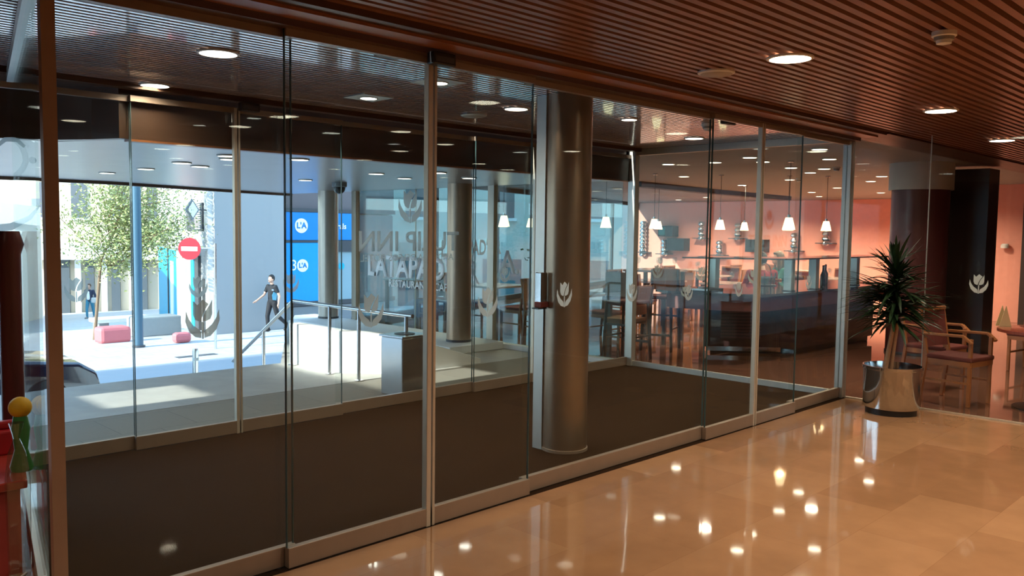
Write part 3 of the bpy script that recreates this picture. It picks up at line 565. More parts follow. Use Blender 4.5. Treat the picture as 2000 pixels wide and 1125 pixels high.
# street tree
t = thing('street_tree', 'slender street tree with pale yellow-green sunlit leaves', 'tree', (8.9, 26.5, gz(26.5)))
g0 = gz(26.5); b = MB().rod((8.9, 26.5, g0), (9.1, 26.4, g0+2.4), 0.05, 0.04).rod((9.1, 26.4, g0+2.4), (9.9, 25.8, g0+4.6), 0.04, 0.02)
rnd = random.Random(3); tips = []
for k in range(30):
    a = rnd.uniform(0, 2*PI); s = Vector((9.3, 26.2, g0+2.1+rnd.uniform(0, 1.8))); w_ = rnd.uniform(-1.3, 2.3); e = s + Vector((0.706*w_ + math.cos(a)*0.6, -0.708*w_ + math.sin(a)*0.9, rnd.uniform(0.0, 1.7))); tips.append((s, e)); b.rod(s, e, 0.018, 0.008, 6)
b.build('trunk', bark, t, smooth=True)
b = MB()
for k in range(12000):
    s, e = rnd.choice(tips); c = s.lerp(e, rnd.uniform(0.3, 1.15)) + Vector((rnd.gauss(0, 0.42), rnd.gauss(0, 0.42), rnd.gauss(0, 0.27)))
    u = Vector((rnd.gauss(0, 1), rnd.gauss(0, 1), rnd.gauss(0, 1))).normalized(); v = u.orthogonal().normalized(); q = rnd.uniform(0.035, 0.065)
    vv = [b.bm.verts.new(c + u*q), b.bm.verts.new(c + v*q*0.55 + u.cross(v)*0.01), b.bm.verts.new(c - u*q), b.bm.verts.new(c - v*q*0.55 + u.cross(v)*0.01)]
    b.bm.faces.new(vv)
b.build('foliage', ltgreen, t, fix=False)
# car
cx, cyy, cz = 2.9, 15.75, -1.59
t = thing('parked_car', 'dark car whose front end shows above the terrace steps', 'car', (cx, cyy, cz))
prof = [(-2.2, 0.35), (-2.2, 0.85), (-2.0, 1.0), (-1.1, 1.42), (0.1, 1.45), (0.85, 1.02), (1.85, 0.90), (2.12, 0.72), (2.2, 0.45), (2.12, 0.25), (-2.1, 0.25)]
cp = mat('car_paint', (0.006, 0.012, 0.03), 0.08, 0.2, coat=1)
b = MB(); cols = []
for yy, sc_ in ((-0.88, 0.93), (-0.82, 1.0), (0, 1.03), (0.82, 1.0), (0.88, 0.93)):
    cols.append([b.bm.verts.new((cx + px*(1 if abs(yy) > 0 else 1.02), cyy + (yy*(0.82 if pz > 1.2 else 1)), cz + 0.25 + (pz-0.25)*sc_)) for px, pz in prof])
for a, c in zip(cols, cols[1:]):
    for k in range(len(prof)): b.bm.faces.new((a[k], a[(k+1) % len(prof)], c[(k+1) % len(prof)], c[k]))
b.bm.faces.new(cols[0]); b.bm.faces.new(cols[-1][::-1])
b.build('body', cp, t, smooth=True, bevel=0.03)
for sy in (-1, 1):
    for wx in (-1.35, 1.35):
        wh = MB().rod((cx+wx, cyy+sy*0.74, cz+0.33), (cx+wx, cyy+sy*0.92, cz+0.33), 0.33, seg=32).build('wheel', black, t, smooth=True)
        MB().rod((cx+wx, cyy+sy*0.90, cz+0.33), (cx+wx, cyy+sy*0.93, cz+0.33), 0.2, seg=24).build('hub_cap', steel, wh)
    MB().ball((cx+2.02, cyy+sy*0.66, cz+0.70), 0.13, 3, (0.7, 1.2, 0.6)).build('headlight', mat('headlight', (0.9, 0.9, 0.85), 0.1, coat=1), t, smooth=True)
    MB().plate([(-0.9, 1.02), (0.75, 1.0), (0.1, 1.36), (-0.8, 1.34)], (cx, cyy+sy*0.86, cz), X, Z, 0.01).build('side_window', MC['window_dark'], t)
MB().box((cx+2.14, cyy-0.45, cz+0.42), (cx+2.22, cyy+0.45, cz+0.6)).build('grille', black, t)
# ------------------------------------------------------------------ people
def rm(o, v=0.012, sm=2):
    m = o.modifiers.new('remesh', 'REMESH'); m.mode = 'VOXEL'; m.voxel_size = v; m.use_smooth_shade = True
    if sm: s = o.modifiers.new('smooth', 'SMOOTH'); s.iterations = sm; s.factor = 0.5
    return o
def person(label, loc, rz, J, cols, group=None, hair_long=False, v=0.011, sc_=1.0):
    # J: joints in local metres (x forward, y left, z up)
    t = thing('person', label, 'person', (0, 0, 0), group)
    V_ = {k: Vector(p) for k, p in J.items()}
    b = MB(); h = V_['head']; b.ball(h, 0.1, 3, (0.92, 0.76, 1.18)); f = V_.get('face', Vector((1, 0, 0))).normalized(); up = Vector((0, 0, 1)); sd = up.cross(f)
    b.ball(h + f*0.055 - up*0.055, 0.055, 2, (0.9, 0.85, 0.8)); b.cap(h + f*0.088 + up*0.01, h + f*0.108 - up*0.02, 0.008, 0.013)
    for s in (-1, 1):
        b.ball(h + sd*s*0.078 - up*0.01, 0.026, 2, (0.7, 0.5, 1.1)); b.ball(h + f*0.088 + sd*s*0.03 + up*0.012, 0.011, 2)
    b.ball(h + f*0.092 - up*0.052, 0.02, 2, (0.6, 1.1, 0.45))
    b.cap(V_['neck'], h - up*0.07, 0.055, 0.05)
    chest = V_['chest']; pel = V_['pelvis']
    b.ball(chest, 0.15, 3, (0.72, 1.12, 1.0)); b.cap(chest, pel, 0.115, 0.12); b.ball(pel, 0.14, 3, (0.8, 1.15, 0.8)); b.cap(V_['neck'], chest, 0.06, 0.1)
    for s in 'lr':
        sh, el, ha = V_[s+'sh'], V_[s+'el'], V_[s+'ha']; b.cap(chest + (sh-chest)*0.4, sh, 0.075, 0.055); b.cap(sh, el, 0.05, 0.038); b.cap(el, ha, 0.038, 0.026)
        d = (ha-el).normalized(); sdv = d.orthogonal().normalized(); nv = d.cross(sdv); b.cap(ha, ha+d*0.06, 0.028, 0.034)
        for q, (o_, L_) in enumerate(((-0.030, 0.06), (-0.010, 0.075), (0.010, 0.07), (0.030, 0.055))):
            base = ha + d*0.07 + sdv*o_; mid = base + d*L_*0.55 + nv*0.006; b.cap(base, mid, 0.010, 0.009, 8); b.cap(mid, mid + d*L_*0.45 + nv*0.018, 0.009, 0.0085, 8)
        b.cap(ha + d*0.02 + sdv*-0.03, ha + d*0.06 + sdv*-0.06 + nv*0.01, 0.012, 0.010, 8)
        hp, kn, an, to = V_[s+'hp'], V_[s+'kn'], V_[s+'an'], V_[s+'to']; b.cap(hp, kn, 0.085, 0.055); b.cap(kn, an, 0.054, 0.036); b.cap(an, to, 0.036, 0.03)
    body = b.build('body', skin, t, off=(0, 0, 0)); rm(body, v)
    b = MB(); b.ball(chest, 0.165, 3, (0.76, 1.12, 1.0)); b.cap(chest, pel, 0.132, 0.14); b.ball(pel + Vector((0, 0, 0.02)), 0.155, 3, (0.85, 1.12, 0.7)); b.cap(V_['neck']-Vector((0, 0, 0.04)), chest, 0.075, 0.12)
    for s in 'lr':
        sh, el, ha = V_[s+'sh'], V_[s+'el'], V_[s+'ha']; b.cap(chest + (sh-chest)*0.4, sh, 0.09, 0.068); e = cols.get('sleeve', 0.6)
        if e <= 1: b.cap(sh, sh.lerp(el, e), 0.064, 0.056)
        else: b.cap(sh, el, 0.064, 0.05); b.cap(el, el.lerp(ha, e-1), 0.05, 0.038)
    rm(b.build('top', cols['top'], t, off=(0, 0, 0)), 0.014)
    b = MB(); b.ball(pel, 0.15, 3, (0.85, 1.15, 0.85))
    for s in 'lr':
        hp, kn, an = V_[s+'hp'], V_[s+'kn'], V_[s+'an']; b.cap(hp, kn, 0.098, 0.068); b.cap(kn, an, 0.067, 0.052)
    rm(b.build('trousers', cols['legs'], t, off=(0, 0, 0)), 0.014)
    for s in 'lr':
        an, to = V_[s+'an'], V_[s+'to']; rm(MB().cap(an + (an-to)*0.25 - Vector((0, 0, 0.03)), to, 0.045, 0.04).cap(an, an-Vector((0, 0, 0.03)), 0.05).build('shoe', cols['shoe'], t, off=(0, 0, 0)), 0.012)
    b = MB(); b.ball(h + up*0.025 - f*0.018, 0.108, 3, (0.95, 0.82, 1.1)); b.ball(h + up*0.1 + f*0.03, 0.05, 2, (1.2, 1.3, 0.6))
    if hair_long: b.cap(h - f*0.06, h - f*0.07 - up*0.2, 0.075, 0.06); [b.cap(h + sd*s*0.07, h + sd*s*0.08 - up*0.18, 0.04, 0.04) for s in (-1, 1)]
    # keep the face clear
    bm = b.bm
    for vtx in list(bm.verts):
        dlt = vtx.co - h
        if dlt.dot(f) > 0.045 and dlt.z < 0.06 and abs(dlt.dot(sd)) < 0.075: bm.verts.remove(vtx)
    bmesh.ops.holes_fill(bm, edges=[e for e in bm.edges if e.is_boundary], sides=0)
    rm(b.build('hair', cols['hair'], t, off=(0, 0, 0)), 0.012)
    t.location = loc; t.rotation_euler = (0, 0, rz); t.scale = (sc_,)*3; return t
walk = dict(head=(0.03, 0, 1.63), face=(1, 0.25, -0.12), neck=(0.0, 0, 1.47), chest=(0.0, 0, 1.28), pelvis=(-0.01, 0, 0.96),
    lsh=(0.0, 0.20, 1.40), lel=(-0.10, 0.26, 1.12), lha=(-0.06, 0.26, 0.88), rsh=(0.03, -0.20, 1.40), rel=(0.14, -0.25, 1.13), rha=(0.40, -0.22, 0.97),
    lhp=(-0.02, 0.09, 0.90), lkn=(-0.12, 0.09, 0.50), lan=(-0.46, 0.09, 0.20), lto=(-0.36, 0.09, 0.06), rhp=(0.02, -0.09, 0.90), rkn=(0.12, -0.09, 0.49), ran=(0.10, -0.09, 0.08), rto=(0.26, -0.09, 0.045))
man = person('person in black t-shirt and black trousers walking past grey stone wall', (13.05, 23.4, gz(23.4)), PI, walk, dict(top=mat('black_shirt', (0.012, 0.014, 0.02), 0.8), legs=mat('black_trousers', (0.012, 0.013, 0.018), 0.8), shoe=black, hair=hairb, sleeve=0.55))
MB().plate([(-0.09, 1.28), (0.09, 1.28), (0.09, 1.33), (-0.09, 1.33)], (0.02, 0.172, 0), -X, Z, 0.006).build('shirt_print', mat('print_white', (0.6, 0.65, 0.7), 0.7), man, off=(0, 0, 0))
MB().plate([(-0.06, 1.0), (0.06, 0.98), (0.09, 1.2), (-0.02, 1.25), (-0.08, 1.15)], (0.02, 0.165, 0), -X, Z, 0.006).build('shirt_print', mat('print_blue', (0.12, 0.42, 0.6), 0.7), man, off=(0, 0, 0))
w2 = dict(walk); w2.update(rha=(0.1, -0.36, 0.92), rel=(-0.02, -0.30, 1.13), lha=(0.12, 0.24, 1.0), lel=(-0.08, 0.27, 1.12), lan=(-0.2, 0.09, 0.12), lto=(-0.1, 0.09, 0.05), face=(1, 0, 0))
pw = person('person in dark jacket and white top with blue jeans walking far down the street', (14.8, 44.6, gz(44.6)), -2.5, w2, dict(top=mat('navy_jacket', (0.03, 0.04, 0.08), 0.8), legs=mat('blue_jeans', (0.05, 0.25, 0.38), 0.8), shoe=mid if False else midgrey, hair=mat('brown_hair', (0.10, 0.05, 0.03), 0.6), sleeve=1.9), v=0.014)
rm(MB().cap((0.09, 0, 1.32), (0.10, 0, 1.02), 0.07, 0.085).build('blouse', whitel, pw, off=(0, 0, 0)), 0.014)
MB().box((0.05, 0.24, 0.82), (0.25, 0.40, 1.08)).build('handbag', mat('pale_bag', (0.6, 0.62, 0.62), 0.6), pw, off=(0, 0, 0), bevel=0.03)
sit = dict(head=(0.06, 0, 1.22), face=(1, 0, -0.1), neck=(0.02, 0, 1.06), chest=(0.0, 0, 0.88), pelvis=(-0.02, 0, 0.55), lsh=(0.02, 0.20, 1.0), lel=(0.16, 0.26, 0.78), lha=(0.40, 0.12, 0.80), rsh=(0.02, -0.20, 1.0), rel=(0.16, -0.26, 0.78), rha=(0.40, -0.12, 0.80),
    lhp=(0.0, 0.1, 0.53), lkn=(0.42, 0.11, 0.54), lan=(0.42, 0.11, 0.09), lto=(0.56, 0.11, 0.045), rhp=(0.0, -0.1, 0.53), rkn=(0.42, -0.11, 0.54), ran=(0.42, -0.11, 0.09), rto=(0.56, -0.11, 0.045))
person('person with short dark hair in red top seated behind the buffet', (12.18, 6.56, 0.04), 0.7, sit, dict(top=mat('red_top', (0.30, 0.012, 0.02), 0.8), legs=dkgrey, shoe=black, hair=hairb, sleeve=1.8), sc_=0.93)
person('person with long grey-brown hair in teal top seated behind the buffet', (13.22, 6.78, 0.04), 2.4, sit, dict(top=mat('teal_top', (0.02, 0.14, 0.13), 0.8), legs=dkgrey, shoe=black, hair=hairg, sleeve=1.8), hair_long=True, sc_=0.93)
# ------------------------------------------------------------------ furniture prototypes (placed below)
def chair_proto(wood, seatm, backm, arms=False):
    t = thing('dining_chair', 'x', 'chair')
    z = (0, 0, 0)
    MB().box((-0.22, -0.22, 0.42), (0.22, 0.22, 0.465)).build('seat', seatm, t, off=z, bevel=0.015)
    b = MB(); n = 6
    for k in range(n):
        a0 = -0.20 + 0.40*k/n; a1 = -0.20 + 0.40*(k+1)/n; c0 = -0.215 - 0.03*math.cos(a0*7.5); c1 = -0.215 - 0.03*math.cos(a1*7.5)
        for zz0, zz1, o0, o1 in ((0.52, 0.70, 0, -0.03), (0.70, 0.88, -0.03, -0.06)):
            q = [(c0+o0, a0, zz0), (c1+o0, a1, zz0), (c1+o1, a1, zz1), (c0+o1, a0, zz1)]
            fvs = [b.bm.verts.new(p) for p in q] + [b.bm.verts.new((p[0]-0.018, p[1], p[2])) for p in q]
            for f in ((0, 1, 2, 3), (7, 6, 5, 4), (0, 4, 5, 1), (1, 5, 6, 2), (2, 6, 7, 3), (3, 7, 4, 0)): b.bm.faces.new([fvs[i] for i in f])
    b.build('backrest', backm, t, off=z)
    for sy in (-1, 1):
        MB().bar((0.19, sy*0.19, 0), (0.19, sy*0.19, 0.64 if arms else 0.42), 0.032, 0.032).build('leg', wood, t, off=z, bevel=0.004)
        MB().bar((-0.27, sy*0.205, 0), (-0.215, sy*0.205, 0.44), 0.032, 0.032).bar((-0.215, sy*0.205, 0.44), (-0.30, sy*0.205, 0.90), 0.03, 0.032).build('leg', wood, t, off=z, bevel=0.004)
        if arms: MB().bar((-0.24, sy*0.23, 0.655), (0.14, sy*0.235, 0.665), 0.045, 0.025).bar((0.14, sy*0.235, 0.665), (0.22, sy*0.225, 0.60), 0.045, 0.025).build('armrest', wood, t, off=z, bevel=0.006)
    MB().bar((-0.275, -0.2, 0.885), (-0.275, 0.2, 0.885), 0.03, 0.03).build('top_bar', wood, t, off=z)
    MB().bar((-0.22, -0.2, 0.40), (0.2, -0.2, 0.40), 0.025, 0.05).bar((-0.22, 0.2, 0.40), (0.2, 0.2, 0.40), 0.025, 0.05).bar((0.2, -0.2, 0.40), (0.2, 0.2, 0.40), 0.025, 0.05).bar((-0.24, -0.2, 0.22), (0.19, -0.2, 0.22), 0.02, 0.02).bar((-0.24, 0.2, 0.22), (0.19, 0.2, 0.22), 0.02, 0.02).build('frame', wood, t, off=z)
    return t
def stool_proto(wood, seatm):
    t = thing('bar_stool', 'x', 'bar stool'); z = (0, 0, 0)
    MB().box((-0.2, -0.2, 0.70), (0.2, 0.2, 0.745)).build('seat', seatm, t, off=z, bevel=0.015)
    MB().bar((-0.20, 0, 0.80), (-0.23, 0, 1.12), 0.02, 0.02).box((-0.235, -0.19, 0.80), (-0.21, 0.19, 1.10)).build('backrest', orwood, t, off=z, bevel=0.008)
    for sx_ in (-1, 1):
        for sy in (-1, 1): MB().bar((sx_*0.22, sy*0.21, 0), (sx_*0.18, sy*0.18, 0.72 if sx_ > 0 else 1.08), 0.03, 0.03).build('leg', wood, t, off=z)
    MB().bar((-0.2, -0.19, 0.30), (0.2, -0.19, 0.30), 0.022, 0.022).bar((-0.2, 0.19, 0.30), (0.2, 0.19, 0.30), 0.022, 0.022).bar((0.2, -0.19, 0.22), (0.2, 0.19, 0.22), 0.022, 0.03).bar((-0.2, -0.19, 0.45), (-0.2, 0.19, 0.45), 0.022, 0.022).build('footrest', wood, t, off=z)
    return t
def table_proto(name, w_, d, h, topm, legm, rnd_=False):
    t = thing(name, 'x', 'table'); z = (0, 0, 0)
    if rnd_:
        MB().lathe([(w_, h-0.03), (w_, h-0.004), (w_-0.01, h)], seg=48).build('tabletop', topm, t, off=z, smooth=True)
        MB().lathe([(0.045, 0.02), (0.045, h-0.03)], seg=20).build('pedestal', legm, t, off=z, smooth=True); MB().lathe([(0.27, 0), (0.27, 0.012), (0.05, 0.03)], seg=40).build('base', black, t, off=z, smooth=True)
    else:
        MB().box((-w_/2, -d/2, h-0.03), (w_/2, d/2, h)).build('tabletop', topm, t, off=z, bevel=0.004)
        for sx_ in (-1, 1):
            for sy in (-1, 1): MB().box((sx_*(w_/2-0.05)-0.025, sy*(d/2-0.05)-0.025, 0), (sx_*(w_/2-0.05)+0.025, sy*(d/2-0.05)+0.025, h-0.03)).build('leg', legm, t, off=z)
    return t
chA = chair_proto(orwood, redup, redup, True)
chB = chair_proto(orwood, redup, redup)
chC = chair_proto(orwood, orwood, orwood)
tabletop = mat('pale_table', (0.42, 0.30, 0.25), 0.2, coat=0.3); redtop = mat('red_table', (0.34, 0.07, 0.045), 0.2, coat=0.3)
tb = table_proto('dining_table', 0.8, 0.8, 0.75, tabletop, darkwood)
st = stool_proto(darkwood, redup)
used = set()
def put(proto, loc, rz, label, group=None):
    if proto.name in used: return dup(proto, loc, rz, label, group)
    used.add(proto.name); proto.location = loc; proto.rotation_euler = (0, 0, rz); proto['label'] = label
    if group: proto['group'] = group
    return proto
R = math.radians
put(chA, (8.72, 2.60, 0), R(-100), 'wooden armchair with red back nearest the potted plant', 'armchairs')
put(chA, (9.35, 3.02, 0), R(-100), 'second wooden armchair with red back, just behind the nearest one', 'armchairs')
rt = table_proto('round_table', 0.42, 0, 0.74, redtop, orwood, True); put(rt, (8.98, 1.93, 0), 0, 'small round red topped table on pedestal at right edge')
put(chB, (10.6, 2.0, 0), R(200), 'chair behind the red table at the far right', 'chairs behind the red table')
put(chB, (11.4, 2.6, 0), R(170), 'chair in shadow before the dark partition', 'chairs behind the red table')
one('folded_menu', MB().plate([(-0.06, 0), (0.06, 0), (0.0, 0.2)], (9.0, 2.3, 0.74), (0.7, -0.7, 0), (0, 0, 1), 0.004).plate([(-0.06, 0), (0.06, 0), (0.0, 0.2)], (9.03, 2.34, 0.74), (0.7, -0.7, 0), (0, 0, 1), 0.004), mat('cream_card', (0.7, 0.55, 0.32), 0.7), 'cream folded card standing on round red table', 'menu card', (9.0, 2.3, 0.74))
put(st, (8.43, 6.35, 0), R(5), 'dark bar stool with curved orange back left of the buffet', 'bar stools')
put(st, (9.5, 6.6, 0), R(200), 'dark bar stool behind the first one near the buffet end', 'bar stools')
put(st, (10.35, 8.0, 0), R(120), 'bar stool drawn up to the far side of the high table', 'bar stools')
hi = table_proto('high_table', 0.7, 0.7, 1.05, tabletop, darkwood); put(hi, (10.2, 7.2, 0), R(10), 'high square table with pale top beside the bar stools')
TB = [(12.2, 8.6), (14.6, 9.1), (12.72, 7.42), (16.0, 7.2), (16.5, 10.5), (8.75, 7.5), (9.0, 9.38), (9.0, 11.27), (18.5, 9.2)]
TL = ['square table left of the buffet with laid place settings', 'square table second from the left of the buffet', 'square table where two people sit', 'square table beyond the seated people', 'square table far back by the outer windows', 'square table against window left of bronze column', 'square table behind the outdoor column window', 'square table behind the restaurant lettering', 'square table deep in the restaurant before the pink wall']
for (x, y), lb in zip(TB, TL): put(tb, (x, y, 0), 0.1, lb, 'dining tables in the restaurant')
CH = [(11.6, 8.5, 0, chB, 'red backed chair left of the leftmost square table'), (12.3, 9.3, -90, chB, 'red backed chair on the far side of leftmost square table'), (12.8, 8.6, 180, chC, 'orange wooden chair right of the leftmost square table'), (14.6, 8.45, 90, chC, 'orange wooden chair before the second table'), (14.7, 9.75, -90, chB, 'red backed chair behind the second table'), (15.3, 9.1, 180, chB, 'red backed chair right of second table'),
      (12.15, 6.53, 40, chB, 'chair under the person in red'), (13.25, 6.75, 137, chB, 'chair under the person in teal'), (15.3, 7.2, 0, chB, 'red chair behind the seated people'), (16.7, 7.3, 180, chB, 'red chair farthest behind the seated people'), (16.5, 9.8, 90, chB, 'red chair at the table by outer windows'), (17.8, 9.2, 0, chC, 'orange chair before the pink wall'),
      (8.9, 6.75, 100, chC, 'orange wooden chair at window table left of bronze column, near side'), (8.85, 8.12, -90, chC, 'orange wooden chair at window table, far side'), (9.46, 7.5, 180, chB, 'red backed chair seen just right of bronze column'), (8.95, 9.97, -90, chB, 'right red chair behind the restaurant lettering'), (8.9, 10.63, 90, chB, 'left red chair behind the restaurant lettering'), (8.95, 8.75, 90, chB, 'red chair in window behind outdoor column')]
for x, y, a, pr, lb in CH: put(pr, (x, y, 0), R(a), lb, 'chairs in the restaurant')
# table settings
gp = thing('wine_glass', 'x', 'glass'); MB().lathe([(0.03, 0), (0.03, 0.004), (0.004, 0.01), (0.004, 0.08), (0.03, 0.10), (0.036, 0.14), (0.03, 0.18)], seg=14).build('bowl', glassware, gp, off=(0, 0, 0), smooth=True)
k = 0
for (x, y), lb in zip(TB, TL):
    for dx, dy in ((0.22, 0.1), (-0.2, -0.12)):
        put(gp, (x+dx, y+dy, 0.75), 0, 'stemmed glass standing on a ' + lb.split(' which')[0].replace('square table', 'table') if False else 'stemmed glass on the ' + lb, 'glasses on the dining tables')
for q, (dx, dy) in enumerate(((0.2, -0.2), (-0.15, 0.2), (0.05, -0.05), (-0.2, -0.2))):
    put(gp, (10.2+dx, 7.2+dy, 1.05), 0, 'stemmed glass on the high table by the bar stools', 'glasses on the high table')
# ------------------------------------------------------------------ buffet
t = thing('buffet_counter', 'dark L-shaped buffet counter with mauve apron and louvred front', 'counter', (10.3, 5.5, 0))
top = [(8.70, 5.95), (8.86, 5.35), (8.98, 5.05), (9.12, 4.92), (9.35, 4.85), (13.0, 4.78), (13.0, 6.05), (9.6, 6.2), (8.8, 6.2)]
MB().prism(top, 0.845, 0.875).build('worktop', mat('glossy_counter_top', (0.05, 0.035, 0.035), 0.05, coat=1), t)
ins = [(8.78, 5.95), (8.93, 5.38), (9.05, 5.1), (9.18, 4.99), (9.38, 4.93), (12.9, 4.86), (12.9, 5.98), (9.62, 6.1), (8.9, 6.1)]
MB().prism(ins, 0.66, 0.845).build('apron', mat('mauve_panel', (0.20, 0.08, 0.075), 0.4), t)
MB().prism([(9.72, 6.05), (10.36, 5.30), (10.45, 5.12), (12.8, 5.05), (12.8, 5.9), (9.8, 6.08)], 0.08, 0.66).build('cabinet_body', mat('dark_cabinet', (0.055, 0.025, 0.025), 0.3), t)
gd = Vector((0.64, -0.75, 0)).normalized(); g0_ = Vector((9.72, 6.05, 0)) + gd*0.22; gn = gd.cross(Z)
b = MB()
for k in range(11): b.plate([(0, 0.20+k*0.042), (0.52, 0.20+k*0.042), (0.52, 0.226+k*0.042), (0, 0.226+k*0.042)], g0_ + gn*0.001, gd, Z, 0.018)
b.build('louvre_grille', mat('louvre_mauve', (0.16, 0.07, 0.07), 0.4), t)
MB().plate([(-0.18, 0.03), (0.78, 0.03), (0.78, 0.09), (-0.18, 0.09)], g0_ + gn*0.012, gd, Z, 0.012).build('kick_plate', chrome, t)
MB().prism([(9.8, 6.0), (10.4, 5.32), (10.5, 5.16), (12.75, 5.1), (12.75, 5.85)], 0.0, 0.08).build('plinth', black, t)
t = thing('sneeze_guard', 'steel pillared glass shelf standing on the buffet counter', 'sneeze guard', (10.5, 5.4, 0.875))
gl_leg = mat('guard_steel', (0.55, 0.60, 0.57), 0.35, 0.6)
for (x, y) in ((9.38, 5.72), (9.98, 5.00), (10.62, 4.98), (11.95, 5.0)):
    f = MB().box((x-0.05, y-0.05, 0.875), (x+0.05, y+0.05, 1.27)).build('pillar', gl_leg, t); MB().box((x-0.06, y-0.06, 0.875), (x+0.06, y+0.06, 0.885)).build('foot', dkgrey, f)
MB().prism([(9.0, 5.95), (9.6, 4.98), (9.8, 4.88), (12.8, 4.8), (12.8, 5.3), (10.3, 5.35), (9.7, 6.05)], 1.272, 1.29).build('shelf', mat('smoked_shelf', (0.035, 0.03, 0.03), 0.1, coat=1), t)
bo = thing('bottle', 'x', 'bottle'); MB().lathe([(0.035, 0), (0.037, 0.01), (0.037, 0.17), (0.014, 0.22), (0.014, 0.28)], seg=16).build('body', mat('bottle_glass', (0.02, 0.03, 0.02), 0.1, coat=1), bo, off=(0, 0, 0), smooth=True); MB().lathe([(0.015, 0.27), (0.015, 0.30)], seg=12).build('cap', redup, bo, off=(0, 0, 0))
for x, y, lb in ((11.05, 5.05, 'dark bottle on buffet right of the third steel pillar'), (11.45, 5.2, 'dark bottle on buffet near the right post'), (11.6, 4.95, 'dark bottle closest to the fourth steel pillar')): put(bo, (x, y, 0.875), 0, lb, 'bottles on the buffet')
t = thing('bottle_basket', 'wire basket full of small glass bottles on the buffet back edge', 'basket', (10.75, 5.75, 0.875))
b = MB()
for k in range(10):
    a = 2*PI*k/10; b.rod((10.75+0.16*math.cos(a), 5.75+0.12*math.sin(a), 0.88), (10.75+0.18*math.cos(a), 5.75+0.14*math.sin(a), 1.05), 0.005, seg=6)
for k in range(16):
    a = PI*k/16; c_ = PI*(k+1)/16; b.rod((10.75+0.17*math.cos(a), 5.75, 1.05+0.13*math.sin(a)), (10.75+0.17*math.cos(c_), 5.75, 1.05+0.13*math.sin(c_)), 0.006, seg=6)
b.lathe([(0.16, 0.0), (0.16, 0.012)], (10.75, 5.75, 0.876), 20); b.build('wire_frame', dkgrey, t)
cu_ = thing('drinking_glass', 'x', 'glass'); MB().lathe([(0.026, 0), (0.032, 0.11), (0.029, 0.11), (0.024, 0.008)], seg=14).build('cup', glassware, cu_, off=(0, 0, 0), smooth=True)
for k in range(8): put(cu_, (10.62+0.085*(k % 4), 5.69+0.1*(k//4), 0.889), 0, 'small glass packed in the wire basket on the buffet', 'glasses in the buffet basket')
t = thing('food_tray', 'dark shallow tray on the left end of the buffet counter', 'tray', (9.05, 5.7, 0.875)); MB().box((8.9, 5.5, 0.875), (9.25, 5.85, 0.89)).build('tray_base', dkgrey, t, bevel=0.004); MB().box((8.9, 5.5, 0.89), (8.92, 5.85, 0.91)).box((9.23, 5.5, 0.89), (9.25, 5.85, 0.91)).build('rim', steel, t)
# pendants
pe = thing('pendant_lamp', 'x', 'pendant lamp')
MB().lathe([(0.045, 0.16), (0.085, 0.0), (0.08, 0.0), (0.04, 0.158)], seg=24).build('shade', shade_m, pe, off=(0, 0, 0), smooth=True)
MB().rod((0, 0, 0.16), (0, 0, 0.90), 0.004, seg=6).build('cord', black, pe, off=(0, 0, 0)); MB().lathe([(0.02, 0.155), (0.02, 0.20)], seg=12).build('socket', steel, pe, off=(0, 0, 0)); MB().lathe([(0.04, 0.89), (0.04, 0.91)], seg=16).build('ceiling_rose', steel, pe, off=(0, 0, 0))
PL = [((11.61, 8.24), 'white cone pendant lamp, leftmost in front of the pink wall', 1.62), ((14.15, 9.94), 'white cone pendant lamp just right of and behind the leftmost one', 1.55), ((12.38, 7.46), 'white cone pendant lamp between two chrome wall holders, left of basket', 1.62), ((15.38, 8.71), 'white cone pendant lamp beside the upper right chrome holder', 1.58), ((10.55, 5.32), 'largest warm yellow cone pendant lamp above the buffet', 1.68), ((13.18, 6.66), 'white cone pendant lamp directly left of the largest one', 1.62), ((13.63, 6.21), 'white cone pendant lamp between largest lamp and right post', 1.58), ((8.75, 8.9), 'white cone pendant lamp in window left of the bronze column, brightest', 1.60), ((10.4, 10.6), 'white cone pendant lamp in window, left and behind the brightest', 1.56), ((10.9, 10.4), 'white cone pendant lamp in window, right and behind the brightest', 1.56), ((9.9, 7.9), 'white cone pendant lamp just right of bronze column', 1.64)]
for (x, y), lb, z in PL:
    o = put(pe, (x, y, z), 0, lb, 'cone pendant lamps in the restaurant'); o.location.z = 1.65
    ld = bpy.data.lights.new('pendant_bulb', 'POINT'); ld.energy = 12*LAMP; ld.color = (1, 0.72, 0.45); ld.shadow_soft_size = 0.05; lo = bpy.data.objects.new('pendant_bulb', ld); COL.objects.link(lo); lo.parent = o; lo.location = (0, 0, 0.05)
